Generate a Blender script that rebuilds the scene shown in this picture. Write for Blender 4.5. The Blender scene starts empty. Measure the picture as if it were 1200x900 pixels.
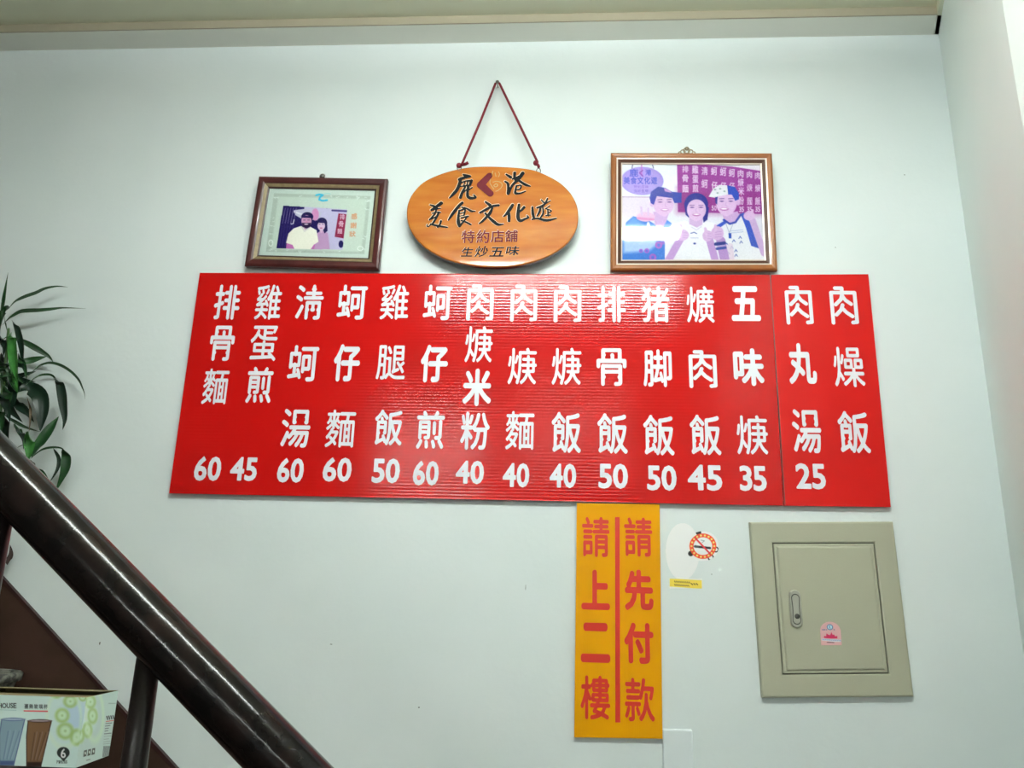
import bpy, bmesh, math, random
import numpy as np
from mathutils import Vector, Matrix

random.seed(7)
PI = math.pi
COL = bpy.context.scene.collection
SC = bpy.context.scene

# ---------------------------------------------------------------- camera, world, light, exposure
cam_data = bpy.data.cameras.new('camera')
cam_data.sensor_width = 36.0
cam_data.lens = 920.0 / 1200.0 * 36.0
cam_data.clip_start = 0.02
cam = bpy.data.objects.new('camera', cam_data)
COL.objects.link(cam)
cam.matrix_world = (Matrix.Translation((0, -2.1, 1.5)) @ Matrix.Rotation(math.radians(3.754), 4, 'Z')
                    @ Matrix.Rotation(PI / 2 + math.radians(15.18), 4, 'X') @ Matrix.Rotation(math.radians(1.557), 4, 'Z'))
SC.camera = cam
SC.view_settings.view_transform = 'Standard'
SC.view_settings.look = 'None'
SC.view_settings.exposure = 1.45
SC.view_settings.gamma = 1.0
SC.view_settings.use_curve_mapping = False

world = bpy.data.worlds.new('world')
SC.world = world
world.use_nodes = True
world.node_tree.nodes['Background'].inputs[0].default_value = (0.86, 1.0, 0.98, 1)
world.node_tree.nodes['Background'].inputs[1].default_value = .2

TUBE_POWER = 48.0       # emission strength of the lamp tubes near the wall
TUBE_POWER_FAR = 60.0
LAMPS = [((-0.02, -1.62, 3.075), 0.0, TUBE_POWER, 'white twin tube ceiling light above the camera, nearest the menu wall'),
         ((-1.5, -7.0, 3.05), 0.0, TUBE_POWER_FAR, 'white twin tube ceiling light far behind, on the left of the shop'),
         ((0.1, -6.2, 3.17), 0.0, TUBE_POWER_FAR * .35, 'white twin tube ceiling light far behind, at the middle of the shop')]

# ---------------------------------------------------------------- measured data (metres; wall plane is y = 0)
MENU = [["排",-0.9714,2.3047,0.0759,0.1081],["骨",-0.9711,2.1793,0.0714,0.1058],["麵",-0.9737,2.0513,0.071,0.1042],["雞",-0.8486,2.3052,0.0752,0.1078],["蛋",-0.8493,2.1801,0.0772,0.1055],["煎",-0.8478,2.057,0.0735,0.1048],["淸",-0.7279,2.3056,0.0802,0.1074],["蚵",-0.7289,2.1214,0.0853,0.1069],["湯",-0.7311,1.9343,0.0807,0.1084],["蚵",-0.6031,2.3061,0.0851,0.1071],["仔",-0.6037,2.1237,0.0743,0.109],["麵",-0.6058,1.9349,0.0802,0.1057],["雞",-0.4796,2.3065,0.0811,0.1067],["腿",-0.4779,2.1264,0.081,0.1006],["飯",-0.4726,1.9398,0.0767,0.0992],["60",-0.9657,1.8176,0.0747,0.0674],["45",-0.8647,1.8186,0.0747,0.0657],["60",-0.7342,1.817,0.073,0.0669],["60",-0.6053,1.8211,0.079,0.066],["50",-0.4715,1.8203,0.0758,0.0672],["蚵",-0.3554,2.3061,0.0819,0.108],["仔",-0.3557,2.1238,0.0761,0.109],["煎",-0.3567,1.9349,0.0766,0.1057],["60",-0.3626,1.8159,0.0697,0.0662],["肉",-0.2336,2.3066,0.0765,0.1093],["焿",-0.2328,2.1812,0.0769,0.1053],["米",-0.2331,2.0567,0.0779,0.1069],["粉",-0.2341,1.9339,0.079,0.106],["40",-0.2437,1.8201,0.0757,0.063],["肉",-0.1094,2.3045,0.0758,0.1105],["焿",-0.1094,2.1188,0.0795,0.1049],["麵",-0.1116,1.9368,0.0769,0.1065],["40",-0.1194,1.8145,0.0711,0.0649],["肉",0.0142,2.3029,0.0775,0.1109],["焿",0.013,2.1191,0.0811,0.1062],["飯",0.0134,1.9332,0.0784,0.112],["40",0.0056,1.8152,0.0703,0.0647],["排",0.1377,2.3034,0.0791,0.1105],["骨",0.1364,2.1182,0.0819,0.1081],["飯",0.1374,1.932,0.0801,0.1101],["50",0.1387,1.8165,0.0775,0.0667],["猪",0.2603,2.303,0.0781,0.1085],["脚",0.2619,2.1162,0.0771,0.1077],["飯",0.2607,1.9292,0.0811,0.1096],["50",0.266,1.8139,0.0773,0.0671],["爌",0.3847,2.3031,0.0762,0.1089],["肉",0.3842,2.1146,0.0751,0.108],["飯",0.384,1.9317,0.0806,0.1093],["45",0.3786,1.8166,0.0892,0.0684],["五",0.5088,2.306,0.0796,0.1037],["味",0.5072,2.1215,0.0813,0.107],["焿",0.5072,1.9335,0.0815,0.1059],["35",0.5031,1.817,0.0696,0.0674]]
MENU_RIGHT = [["肉",0.654,2.3017,0.0734,0.1146],["丸",0.6513,2.1329,0.0732,0.1162],["湯",0.6502,1.9456,0.0748,0.1184],["25",0.6515,1.825,0.0763,0.0679],["肉",0.7753,2.3013,0.0737,0.1125],["燥",0.7737,2.1243,0.0792,0.1132],["飯",0.7718,1.9447,0.0793,0.1128]]
YELLOW = [["請",0.0927,1.6573,0.0713,0.1028],["上",0.0921,1.5241,0.0724,0.0993],["二",0.0915,1.395,0.0735,0.0953],["樓",0.0909,1.2656,0.0729,0.1019],["請",0.2026,1.6594,0.0725,0.1002],["先",0.2024,1.5262,0.072,0.1005],["付",0.2,1.3967,0.073,0.0979],["款",0.1997,1.2639,0.0725,0.1008]]
MAIN_Q = [[-1.0661,2.3964],[0.5813,2.3923],[0.5769,1.7472],[-1.0653,1.7484]]
RIGHT_Q = [[0.5837,2.3923],[0.8498,2.3944],[0.848,1.749],[0.579,1.7472]]
YEL_Q = [[0.043,1.7438],[0.2597,1.7456],[0.2535,1.1767],[0.039,1.1726]]
YLINE = [[0.143,1.7093],[0.1549,1.7096],[0.1516,1.2102],[0.1397,1.2098]]
SIGN_O = [-0.1997,-0.045,2.402]
SIGN_TILT = 0.0
SIGN_OUT = [[-0.2566,0.1783],[-0.2529,0.2088],[-0.2393,0.2396],[-0.2129,0.2704],[-0.1719,0.2935],[-0.1234,0.3103],[-0.0745,0.3193],[-0.0254,0.3213],[0.0237,0.3193],[0.0726,0.315],[0.1146,0.3069],[0.1565,0.2871],[0.1913,0.2638],[0.219,0.233],[0.2363,0.1987],[0.2419,0.1685],[0.2413,0.1386],[0.2334,0.1089],[0.2133,0.0758],[0.18,0.0465],[0.1333,0.0224],[0.0799,0.0064],[0.0262,0.0006],[-0.0279,0.002],[-0.0824,0.01],[-0.1376,0.0261],[-0.187,0.0541],[-0.2197,0.0839],[-0.2424,0.1176],[-0.2533,0.1478]]
CALLI = [[[[-0.0956,0.294,0.0023],[-0.0861,0.2888,0.0058],[-0.0756,0.2874,0.0041]],[[-0.1064,0.2774,0.0047],[-0.0951,0.2824,0.0047],[-0.0768,0.2861,0.0029]],[[-0.1031,0.2799,0.0047],[-0.1047,0.2646,0.0052],[-0.1119,0.2442,0.0052],[-0.1227,0.229,0.0047],[-0.1326,0.2177,0.0023]],[[-0.1025,0.2658,0.0026],[-0.0877,0.2721,0.0026],[-0.0705,0.2733,0.0038]],[[-0.0705,0.2733,0.0047],[-0.0745,0.2592,0.0038]],[[-0.102,0.2548,0.0023],[-0.0745,0.2592,0.0026]],[[-0.0904,0.2696,0.002],[-0.0927,0.2543,0.002]],[[-0.0812,0.2708,0.002],[-0.0843,0.2568,0.002]],[[-0.0881,0.253,0.0029],[-0.0954,0.2365,0.0041],[-0.1004,0.2188,0.0047]],[[-0.0953,0.2327,0.0023],[-0.0842,0.244,0.0023]],[[-0.079,0.2567,0.0041],[-0.0805,0.2364,0.0041],[-0.0787,0.2217,0.0047],[-0.0693,0.2166,0.0047],[-0.0561,0.219,0.0035],[-0.0617,0.2266,0.0023]],[[-0.0673,0.251,0.0023],[-0.0773,0.2435,0.0023]]],[[[0.0314,0.293,0.0029],[0.0443,0.284,0.0049]],[[0.0286,0.27,0.0029],[0.0373,0.2623,0.0041],[0.0387,0.2433,0.0041],[0.0389,0.2306,0.0047],[0.046,0.2457,0.0026],[0.0519,0.2559,0.0017]],[[0.0561,0.2979,0.0047],[0.0561,0.2813,0.0041],[0.0619,0.2685,0.0029]],[[0.0796,0.2965,0.0058],[0.0685,0.2787,0.0052],[0.0507,0.2584,0.0038],[0.0442,0.2458,0.0026]],[[0.0502,0.2783,0.0029],[0.0683,0.2858,0.0035],[0.0773,0.2927,0.0035]],[[0.0639,0.2774,0.0038],[0.078,0.2659,0.0041],[0.0895,0.2587,0.0044],[0.1022,0.2543,0.0023]],[[0.0551,0.2655,0.002],[0.0676,0.2705,0.002]],[[0.0645,0.2563,0.0023],[0.0754,0.257,0.0026],[0.0727,0.2456,0.0026],[0.0614,0.2431,0.0023]],[[0.0622,0.2558,0.0029],[0.0592,0.2381,0.0035],[0.061,0.2317,0.0041],[0.0742,0.2317,0.0029],[0.0889,0.2379,0.002]]],[[[-0.1884,0.1956,0.0022],[-0.1774,0.1911,0.004]],[[-0.1563,0.2007,0.0058],[-0.1685,0.1907,0.0049],[-0.1839,0.1791,0.0036]],[[-0.1839,0.1781,0.0027],[-0.1716,0.1819,0.0027],[-0.1576,0.1844,0.0018]],[[-0.1807,0.1684,0.002],[-0.1658,0.1722,0.0022],[-0.1569,0.1708,0.0022]],[[-0.1682,0.1848,0.0029],[-0.1743,0.1655,0.0029],[-0.1875,0.1478,0.0027]],[[-0.1625,0.1693,0.0036],[-0.1692,0.1519,0.0034],[-0.1788,0.1337,0.0031]],[[-0.1867,0.1491,0.0027],[-0.1755,0.1539,0.0025],[-0.1652,0.1606,0.002]],[[-0.1833,0.1337,0.0027],[-0.1618,0.1284,0.0034],[-0.1342,0.1234,0.0022]],[[-0.1541,0.1432,0.0034],[-0.1567,0.1326,0.0029],[-0.1625,0.125,0.0031]],[[-0.1934,0.1318,0.002],[-0.1939,0.1274,0.002],[-0.1899,0.126,0.002],[-0.1857,0.1299,0.002],[-0.1833,0.1347,0.0022]]],[[[-0.0946,0.2016,0.0045],[-0.1047,0.1904,0.0049],[-0.118,0.171,0.0049],[-0.1262,0.1576,0.004],[-0.1324,0.1464,0.0022]],[[-0.0886,0.1874,0.0018],[-0.076,0.1805,0.0031],[-0.0669,0.1747,0.0034],[-0.0555,0.1743,0.0018]],[[-0.0958,0.1884,0.002],[-0.0885,0.1835,0.0027]],[[-0.1014,0.1764,0.0027],[-0.0857,0.181,0.0027],[-0.0876,0.1622,0.0027]],[[-0.1023,0.1768,0.0031],[-0.104,0.1555,0.004],[-0.1027,0.1382,0.0054],[-0.0992,0.1267,0.0036]],[[-0.1002,0.1675,0.0018],[-0.0879,0.1705,0.0018]],[[-0.096,0.1532,0.0025],[-0.076,0.1583,0.0031]],[[-0.0777,0.1583,0.0022],[-0.0868,0.1439,0.0027],[-0.0993,0.1271,0.004]],[[-0.0957,0.1455,0.002],[-0.0814,0.1401,0.0029],[-0.067,0.132,0.0029]],[[-0.0998,0.1594,0.0016],[-0.0893,0.1617,0.0016]]],[[[-0.0266,0.2045,0.0031],[-0.0139,0.1942,0.0049]],[[-0.0412,0.1698,0.0034],[-0.0231,0.1803,0.0043],[-0.0076,0.1899,0.004],[0.0117,0.1933,0.0038]],[[-0.0059,0.1851,0.0031],[-0.0122,0.1687,0.0049],[-0.0222,0.1552,0.0043],[-0.034,0.1418,0.0034],[-0.0426,0.1352,0.0018]],[[-0.0262,0.1678,0.0031],[-0.0134,0.1533,0.004],[-0.0035,0.144,0.0047],[0.0116,0.1321,0.0045],[0.0275,0.133,0.0018]]],[[[0.0526,0.1941,0.0043],[0.0455,0.1808,0.0052],[0.0348,0.1645,0.0038],[0.028,0.158,0.0024]],[[0.041,0.1747,0.0038],[0.0433,0.1584,0.0048],[0.0437,0.1431,0.004]],[[0.0711,0.195,0.0038],[0.0697,0.1766,0.0048],[0.0693,0.1542,0.0052],[0.076,0.1436,0.0048],[0.0888,0.1491,0.0036],[0.0989,0.1541,0.0031],[0.0951,0.1598,0.0019]],[[0.0862,0.1867,0.0043],[0.079,0.1776,0.0036],[0.0699,0.1705,0.0026]]],[[[0.1102,0.1866,0.0033],[0.1115,0.1683,0.0043],[0.1146,0.154,0.0038]],[[0.1101,0.148,0.0024],[0.1257,0.151,0.0033],[0.1515,0.1448,0.0043],[0.179,0.1508,0.0024]],[[0.1358,0.21,0.0021],[0.1418,0.2024,0.0026]],[[0.1533,0.2147,0.0021],[0.1488,0.2028,0.0033],[0.138,0.1885,0.0033],[0.1232,0.1845,0.0024]],[[0.1232,0.1855,0.0021],[0.1397,0.193,0.0024],[0.1617,0.2068,0.0019]],[[0.1343,0.1885,0.0031],[0.1308,0.1722,0.0033],[0.1237,0.1581,0.0021]],[[0.1398,0.1875,0.0021],[0.1416,0.1681,0.0029],[0.1348,0.154,0.0026]],[[0.1601,0.1915,0.0019],[0.1491,0.1819,0.0019]],[[0.1473,0.182,0.0019],[0.1649,0.1752,0.0021],[0.1549,0.1671,0.0021]],[[0.1547,0.1783,0.0021],[0.1559,0.1596,0.0029]],[[0.1495,0.1596,0.0021],[0.1623,0.1616,0.0021]]]]
EMB_HOOK = [[[-0.018,0.2901,0.0099],[-0.0423,0.2595,0.0128]],[[-0.0423,0.2595,0.0128],[-0.0137,0.2314,0.0111]]]
EMB_GOLD = [[[-0.0086,0.3044,0.0015],[-0.0097,0.2972,0.0015],[-0.0134,0.2882,0.0012]],[[-0.0015,0.2984,0.0012],[0.0012,0.2868,0.0012]],[[0.0081,0.3017,0.0012],[0.0118,0.2944,0.0012],[0.0086,0.2855,0.0012]],[[-0.0069,0.2677,0.0012],[0.001,0.271,0.0012],[0.0114,0.2694,0.0012],[0.0196,0.2624,0.0015],[0.0188,0.2523,0.0012],[0.0099,0.2422,0.0012],[0.002,0.2384,0.0012]],[[-0.0021,0.2593,0.0015],[0.002,0.2626,0.0015],[0.0071,0.2592,0.0015],[0.005,0.2541,0.0015],[-0.0007,0.2532,0.0015],[-0.0043,0.2575,0.0015]],[[-0.0142,0.278,0.0012],[-0.0161,0.2665,0.0012],[-0.0107,0.2563,0.0012],[-0.0039,0.2461,0.0012]]]
SIGN_TXT = [["特",-0.0726,0.0937,0.0377,0.0394],["約",-0.0302,0.0943,0.0363,0.0409],["店",0.0114,0.095,0.0376,0.0379],["舖",0.0519,0.0964,0.0354,0.0378],["生",-0.0731,0.0467,0.0328,0.0294],["炒",-0.0323,0.0478,0.0354,0.0346],["五",0.0125,0.0466,0.0407,0.0294],["味",0.0568,0.0503,0.0373,0.0293]]
ROPE = [[-0.2971,-0.075,2.7108],[-0.2062,-0.022,3.0241],[-0.0768,-0.055,2.7293]]
ROPE_K = [[-0.3083,-0.05,2.723],[-0.2875,-0.055,2.7255],[-0.082,-0.05,2.7295],[-0.0742,-0.053,2.7192],[-0.0743,-0.046,2.7122]]
FRL = [[-0.9287,-0.03,2.4135],[[0.0168,0.2838],[0.4079,0.2727],[0.398,-0.0115],[-0.0,0.0]]]
FRR = [[0.1347,-0.03,2.3996],[[0.0023,0.363],[0.4648,0.3573],[0.4641,0.0004],[-0.0,0.0]]]
EB_OUT = [[0.489,1.7033],[0.8507,1.7127],[0.8587,1.2927],[0.4969,1.278]]
EB_DOOR = [[0.543,1.6544],[0.7982,1.662],[0.7991,1.3419],[0.5499,1.3323]]
EB_H = [[0.5727,1.536],[0.6049,1.5368],[0.6034,1.4451],[0.5715,1.4442]]
EB_ST = [[0.6445,1.4607],[0.6961,1.4621],[0.6946,1.4068],[0.6427,1.4052]]
SWITCH = [[0.2557,1.1991],[0.3257,1.1977],[0.327,1.1139],[0.2495,1.111]]
STICK = [[0.2629,1.7439],[0.4167,1.7469],[0.4076,1.5329],[0.2579,1.5291]]
NAILSCUFF = [[-0.5871,0.0,1.3703],[-0.3498,0.0,1.2264],[-0.088,0.0,1.5259],[0.9863,0.0,2.7112],[0.7723,0.0,2.4826],[-1.2028,0.0,1.3543],[0.3892,0.0,1.5699]]
LEAVES = [[1,0.0123,[[-1.5621,-0.12,2.214],[-1.5924,-0.0862,2.2704],[-1.5966,-0.0843,2.3159],[-1.6016,-0.0825,2.3693]]],[1,0.0231,[[-1.5389,-0.1275,2.242],[-1.573,-0.099,2.2435],[-1.5754,-0.1045,2.2077],[-1.5668,-0.11,2.1471]]],[1,0.0051,[[-1.5615,-0.1125,2.2246],[-1.5804,-0.0798,2.2166],[-1.5717,-0.077,2.1897]]],[0,0.0094,[[-1.5674,-0.0975,2.2493],[-1.573,-0.066,2.2852],[-1.552,-0.0605,2.3018],[-1.5263,-0.055,2.3156],[-1.5049,-0.0495,2.3315],[-1.4739,-0.044,2.3409],[-1.4443,-0.0385,2.3407]]],[0,0.0108,[[-1.5691,-0.105,2.1977],[-1.5753,-0.0707,2.2339],[-1.5557,-0.0644,2.2533],[-1.5373,-0.0581,2.2594],[-1.5064,-0.0519,2.2635],[-1.4718,-0.0456,2.2701],[-1.4449,-0.0393,2.2759],[-1.3827,-0.033,2.2765]]],[2,0.0166,[[-1.5397,-0.1125,2.2129],[-1.5449,-0.0803,2.2046],[-1.5305,-0.0781,2.1737],[-1.52,-0.0759,2.1429],[-1.5135,-0.0737,2.1123],[-1.5048,-0.0715,2.0761]]],[0,0.0152,[[-1.5449,-0.105,2.1645],[-1.5273,-0.0682,2.1632],[-1.4994,-0.0594,2.1504],[-1.4796,-0.0506,2.1395],[-1.4593,-0.0418,2.1266],[-1.4498,-0.033,2.1127]]],[3,0.026,[[-1.5162,-0.1425,2.1539],[-1.532,-0.1056,2.1644],[-1.5176,-0.1067,2.1175],[-1.503,-0.1078,2.0713],[-1.4923,-0.1089,2.0407],[-1.4813,-0.11,2.0085]]],[1,0.0166,[[-1.5243,-0.0975,2.0941],[-1.507,-0.0642,2.1055],[-1.4827,-0.0568,2.1158],[-1.461,-0.0495,2.125]]],[0,0.0072,[[-1.4816,-0.09,2.0461],[-1.4745,-0.0611,2.0884],[-1.4569,-0.0562,2.1017],[-1.4373,-0.0513,2.1049],[-1.4117,-0.0464,2.098],[-1.3846,-0.0416,2.082],[-1.3622,-0.0367,2.0602],[-1.3519,-0.0318,2.0403],[-1.3458,-0.0269,2.0241],[-1.3444,-0.022,2.008]]],[0,0.0058,[[-1.4617,-0.1125,2.0231],[-1.4555,-0.0803,2.056],[-1.4353,-0.0781,2.0637],[-1.413,-0.0759,2.0603],[-1.3927,-0.0737,2.0362],[-1.3788,-0.0715,2.0217]]],[2,0.024,[[-1.3888,-0.105,2.0456],[-1.3912,-0.0748,2.0417],[-1.3785,-0.0726,2.0098],[-1.3692,-0.0704,1.974],[-1.3609,-0.0682,1.9385],[-1.3644,-0.066,1.9102]]],[2,0.0387,[[-1.5087,-0.075,2.0118],[-1.4944,-0.0528,2.0302],[-1.4588,-0.0506,2.0105],[-1.4451,-0.0484,1.9743],[-1.443,-0.0462,1.9383],[-1.4429,-0.044,1.9085]]],[0,0.0085,[[-1.5037,-0.12,1.9426],[-1.4993,-0.077,1.9307],[-1.4712,-0.066,1.9155],[-1.4338,-0.055,1.9055]]],[1,0.0278,[[-1.4036,-0.1125,1.8234],[-1.4157,-0.0784,1.8604],[-1.3979,-0.0743,1.9008],[-1.389,-0.0701,1.9257],[-1.3823,-0.066,1.9475]]],[3,0.0294,[[-1.4112,-0.135,1.89],[-1.4269,-0.099,1.8757],[-1.4228,-0.099,1.8486],[-1.4228,-0.099,1.8139]]],[4,0.007,[[-1.4283,-0.1425,1.9833],[-1.4397,-0.1045,1.9609],[-1.4344,-0.1045,1.9333],[-1.4315,-0.1045,1.8941]]],[0,0.0054,[[-1.4194,-0.0975,1.8219],[-1.4135,-0.0674,1.8527],[-1.3856,-0.0633,1.8617],[-1.3594,-0.0591,1.859],[-1.3484,-0.055,1.8422]]],[1,0.024,[[-1.3488,-0.075,1.8562],[-1.3495,-0.0522,1.8426],[-1.3468,-0.0495,1.8118],[-1.3537,-0.0467,1.7848],[-1.3684,-0.044,1.7415]]],[2,0.0101,[[-1.3751,-0.075,1.8569],[-1.3688,-0.0532,1.8343],[-1.3683,-0.0513,1.8033],[-1.3857,-0.0495,1.7675]]],[1,0.017,[[-1.415,-0.09,1.804],[-1.4124,-0.0587,1.7956],[-1.3918,-0.0513,1.7679],[-1.3681,-0.044,1.7404]]],[0,0.0039,[[-1.4575,-0.12,1.8327],[-1.4685,-0.0825,1.8568],[-1.4561,-0.077,1.8667]]],[0,0.0046,[[-1.443,-0.1275,1.8259],[-1.4534,-0.0898,1.8266],[-1.4431,-0.0862,1.8119],[-1.4235,-0.0825,1.8013]]],[1,0.0271,[[-1.4973,-0.15,2.0161],[-1.5077,-0.11,2.0067],[-1.502,-0.11,1.9788],[-1.5052,-0.11,1.9351]]],[1,0.0155,[[-1.4623,-0.1275,1.9121],[-1.475,-0.088,1.9087],[-1.4651,-0.0825,1.8903],[-1.4596,-0.077,1.8698]]],[1,0.0155,[[-1.5302,-0.12,2.0521],[-1.5299,-0.0862,2.0331],[-1.5124,-0.0843,2.0216],[-1.5007,-0.0825,2.0079]]],[3,0.0155,[[-1.4871,-0.1425,2.0581],[-1.498,-0.1045,2.0406],[-1.4899,-0.1045,2.0204],[-1.4841,-0.1045,2.0012]]],[2,0.0309,[[-1.5235,-0.105,1.9479],[-1.5229,-0.077,1.9264],[-1.5131,-0.077,1.8986],[-1.5027,-0.077,1.8672]]],[2,0.0348,[[-1.5208,-0.12,1.9287],[-1.5257,-0.0862,1.9124],[-1.5158,-0.0843,1.8774],[-1.5075,-0.0825,1.8504]]],[2,0.0232,[[-1.5001,-0.0975,2.006],[-1.5048,-0.066,1.9816],[-1.4753,-0.0605,1.9589],[-1.4573,-0.055,1.9321]]],[2,0.0193,[[-1.5516,-0.0975,2.0379],[-1.5485,-0.066,2.055],[-1.5186,-0.0605,2.0526],[-1.4757,-0.055,2.0484]]],[2,0.0232,[[-1.5449,-0.09,1.9994],[-1.5364,-0.0623,1.9821],[-1.5177,-0.0587,1.9588],[-1.4901,-0.055,1.9317]]],[0,0.0043,[[-1.5531,-0.12,2.1439],[-1.5672,-0.0852,2.1671],[-1.559,-0.0825,2.1752]]],[0,0.0051,[[-1.55,-0.12,2.1285],[-1.5581,-0.0852,2.1416],[-1.5224,-0.0825,2.129]]],[2,0.0217,[[-1.5547,-0.105,2.1178],[-1.5584,-0.077,2.0954],[-1.5444,-0.077,2.0645],[-1.5297,-0.077,2.0301]]],[1,0.0231,[[-1.5475,-0.12,2.0978],[-1.5468,-0.088,2.0767],[-1.5444,-0.088,2.046],[-1.545,-0.088,2.0117]]],[2,0.013,[[-1.5437,-0.09,2.0685],[-1.5373,-0.0587,2.062],[-1.5092,-0.0513,2.0722],[-1.4887,-0.044,2.0823]]],[2,0.0173,[[-1.5509,-0.0825,2.0398],[-1.5321,-0.0532,2.0365],[-1.4986,-0.0458,2.0388],[-1.4573,-0.0385,2.0218]]],[1,0.0144,[[-1.5047,-0.105,2.1182],[-1.5169,-0.0733,2.1085],[-1.5026,-0.0697,2.0825],[-1.4954,-0.066,2.0527]]],[2,0.018,[[-1.5435,-0.15,2.1646],[-1.5549,-0.11,2.1549],[-1.5424,-0.11,2.1317],[-1.5438,-0.11,2.1009]]],[2,0.0159,[[-1.5231,-0.15,2.0662],[-1.5294,-0.1027,2.0802],[-1.5089,-0.0953,2.0864],[-1.4891,-0.088,2.0772]]],[1,0.0202,[[-1.5192,-0.15,2.029],[-1.5235,-0.1063,2.0449],[-1.5004,-0.1027,2.031],[-1.483,-0.099,2.0076]]],[2,0.0232,[[-1.4984,-0.165,1.9963],[-1.5102,-0.1173,1.9848],[-1.4944,-0.1137,1.9541],[-1.486,-0.11,1.9196]]],[1,0.0271,[[-1.4998,-0.165,1.9651],[-1.5121,-0.121,1.9482],[-1.4977,-0.121,1.917],[-1.4945,-0.121,1.882]]],[2,0.0217,[[-1.4838,-0.15,2.0281],[-1.4991,-0.1063,2.0118],[-1.4954,-0.1027,1.9807],[-1.5039,-0.099,1.9495]]],[0,0.017,[[-1.5215,-0.15,2.0556],[-1.5301,-0.1063,2.0642],[-1.5059,-0.1027,2.0532],[-1.4753,-0.099,2.0302]]],[2,0.0131,[[-1.4366,-0.15,1.8922],[-1.4513,-0.1063,1.8934],[-1.4422,-0.1027,1.8748],[-1.4414,-0.099,1.8483]]],[4,0.0046,[[-1.4127,-0.1125,1.8194],[-1.4198,-0.0807,1.8171],[-1.4169,-0.0788,1.8058],[-1.4433,-0.077,1.8115]]]]
DRY = [4,0.013,[[-1.4691,-0.0375,1.5472],[-1.4751,-0.0257,1.5611],[-1.4739,-0.0238,1.5777],[-1.4834,-0.022,1.6011]]]
BOX_D = 0.135
BOX_FRONT = [[-40.5,812.9],[101.5,817.5],[88.5,899.9],[-56.5,894.8]]
BOX_END = [[101.5,817.5],[138.8,809.2],[127.5,885.5],[88.5,899.9]]
SKIRT = [[-1.4901,1.5077],[-1.1842,1.2593],[-0.9529,1.0668]]


# ---------------------------------------------------------------- helpers
def lin(c):
    return tuple(((v / 255.0) / 12.92 if v / 255.0 <= .04045 else ((v / 255.0 + .055) / 1.055) ** 2.4) for v in c)

def mat(name, col, rough=.5, metal=0., coat=0., noise=None, bump=None, spec=.5, coat_rough=.08, stretch=None):
    m = bpy.data.materials.new(name); m.use_nodes = True
    nt = m.node_tree; b = nt.nodes['Principled BSDF']
    b.inputs['Base Color'].default_value = (*col, 1)
    b.inputs['Roughness'].default_value = rough
    b.inputs['Metallic'].default_value = metal
    b.inputs['Coat Weight'].default_value = coat
    b.inputs['Coat Roughness'].default_value = coat_rough
    b.inputs['Specular IOR Level'].default_value = spec
    tc = nt.nodes.new('ShaderNodeTexCoord'); mp = nt.nodes.new('ShaderNodeMapping')
    nt.links.new(tc.outputs['Object'], mp.inputs['Vector'])
    if stretch: mp.inputs['Scale'].default_value = stretch
    if noise:
        scale, c2, lo, hi = noise
        n = nt.nodes.new('ShaderNodeTexNoise'); n.inputs['Scale'].default_value = scale; n.inputs['Detail'].default_value = 5
        r = nt.nodes.new('ShaderNodeMapRange'); r.inputs[1].default_value = lo; r.inputs[2].default_value = hi
        x = nt.nodes.new('ShaderNodeMix'); x.data_type = 'RGBA'
        x.inputs[6].default_value = (*col, 1); x.inputs[7].default_value = (*c2, 1)
        nt.links.new(mp.outputs[0], n.inputs['Vector']); nt.links.new(n.outputs['Fac'], r.inputs[0])
        nt.links.new(r.outputs[0], x.inputs[0]); nt.links.new(x.outputs[2], b.inputs['Base Color'])
    if bump:
        scale, dist = bump
        n = nt.nodes.new('ShaderNodeTexNoise'); n.inputs['Scale'].default_value = scale; n.inputs['Detail'].default_value = 3
        k = nt.nodes.new('ShaderNodeBump'); k.inputs['Distance'].default_value = dist; k.inputs['Strength'].default_value = 1
        nt.links.new(mp.outputs[0], n.inputs['Vector'])
        nt.links.new(n.outputs['Fac'], k.inputs['Height']); nt.links.new(k.outputs[0], b.inputs['Normal'])
    return m

def print_mat(name, rough=.35, coat=0.):
    m = mat(name, (1, 1, 1), rough, coat=coat)
    nt = m.node_tree; a = nt.nodes.new('ShaderNodeAttribute'); a.attribute_name = 'ink'
    nt.links.new(a.outputs['Color'], nt.nodes['Principled BSDF'].inputs['Base Color'])
    return m

def glass_mat(name):
    m = bpy.data.materials.new(name); m.use_nodes = True; nt = m.node_tree; nt.nodes.clear()
    o = nt.nodes.new('ShaderNodeOutputMaterial'); mx = nt.nodes.new('ShaderNodeMixShader')
    t = nt.nodes.new('ShaderNodeBsdfTransparent'); g = nt.nodes.new('ShaderNodeBsdfGlossy'); f = nt.nodes.new('ShaderNodeFresnel')
    g.inputs['Roughness'].default_value = .04; f.inputs[0].default_value = 1.5
    nt.links.new(f.outputs[0], mx.inputs[0]); nt.links.new(t.outputs[0], mx.inputs[1]); nt.links.new(g.outputs[0], mx.inputs[2])
    nt.links.new(mx.outputs[0], o.inputs[0]); return m

def emit_mat(name, col, s):
    m = bpy.data.materials.new(name); m.use_nodes = True; b = m.node_tree.nodes['Principled BSDF']
    b.inputs['Base Color'].default_value = (.9, .9, .9, 1)
    b.inputs['Emission Color'].default_value = (*col, 1); b.inputs['Emission Strength'].default_value = s
    return m

def mesh_obj(name, verts, faces, m, parent=None, smooth=False, loc=None, rot=None):
    me = bpy.data.meshes.new(name); me.from_pydata([tuple(v) for v in verts], [], faces)
    if m: me.materials.append(m)
    if smooth:
        for p in me.polygons: p.use_smooth = True
    me.update()
    o = bpy.data.objects.new(name, me); COL.objects.link(o)
    if parent: o.parent = parent
    if loc: o.location = loc
    if rot: o.rotation_euler = rot
    return o

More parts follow.
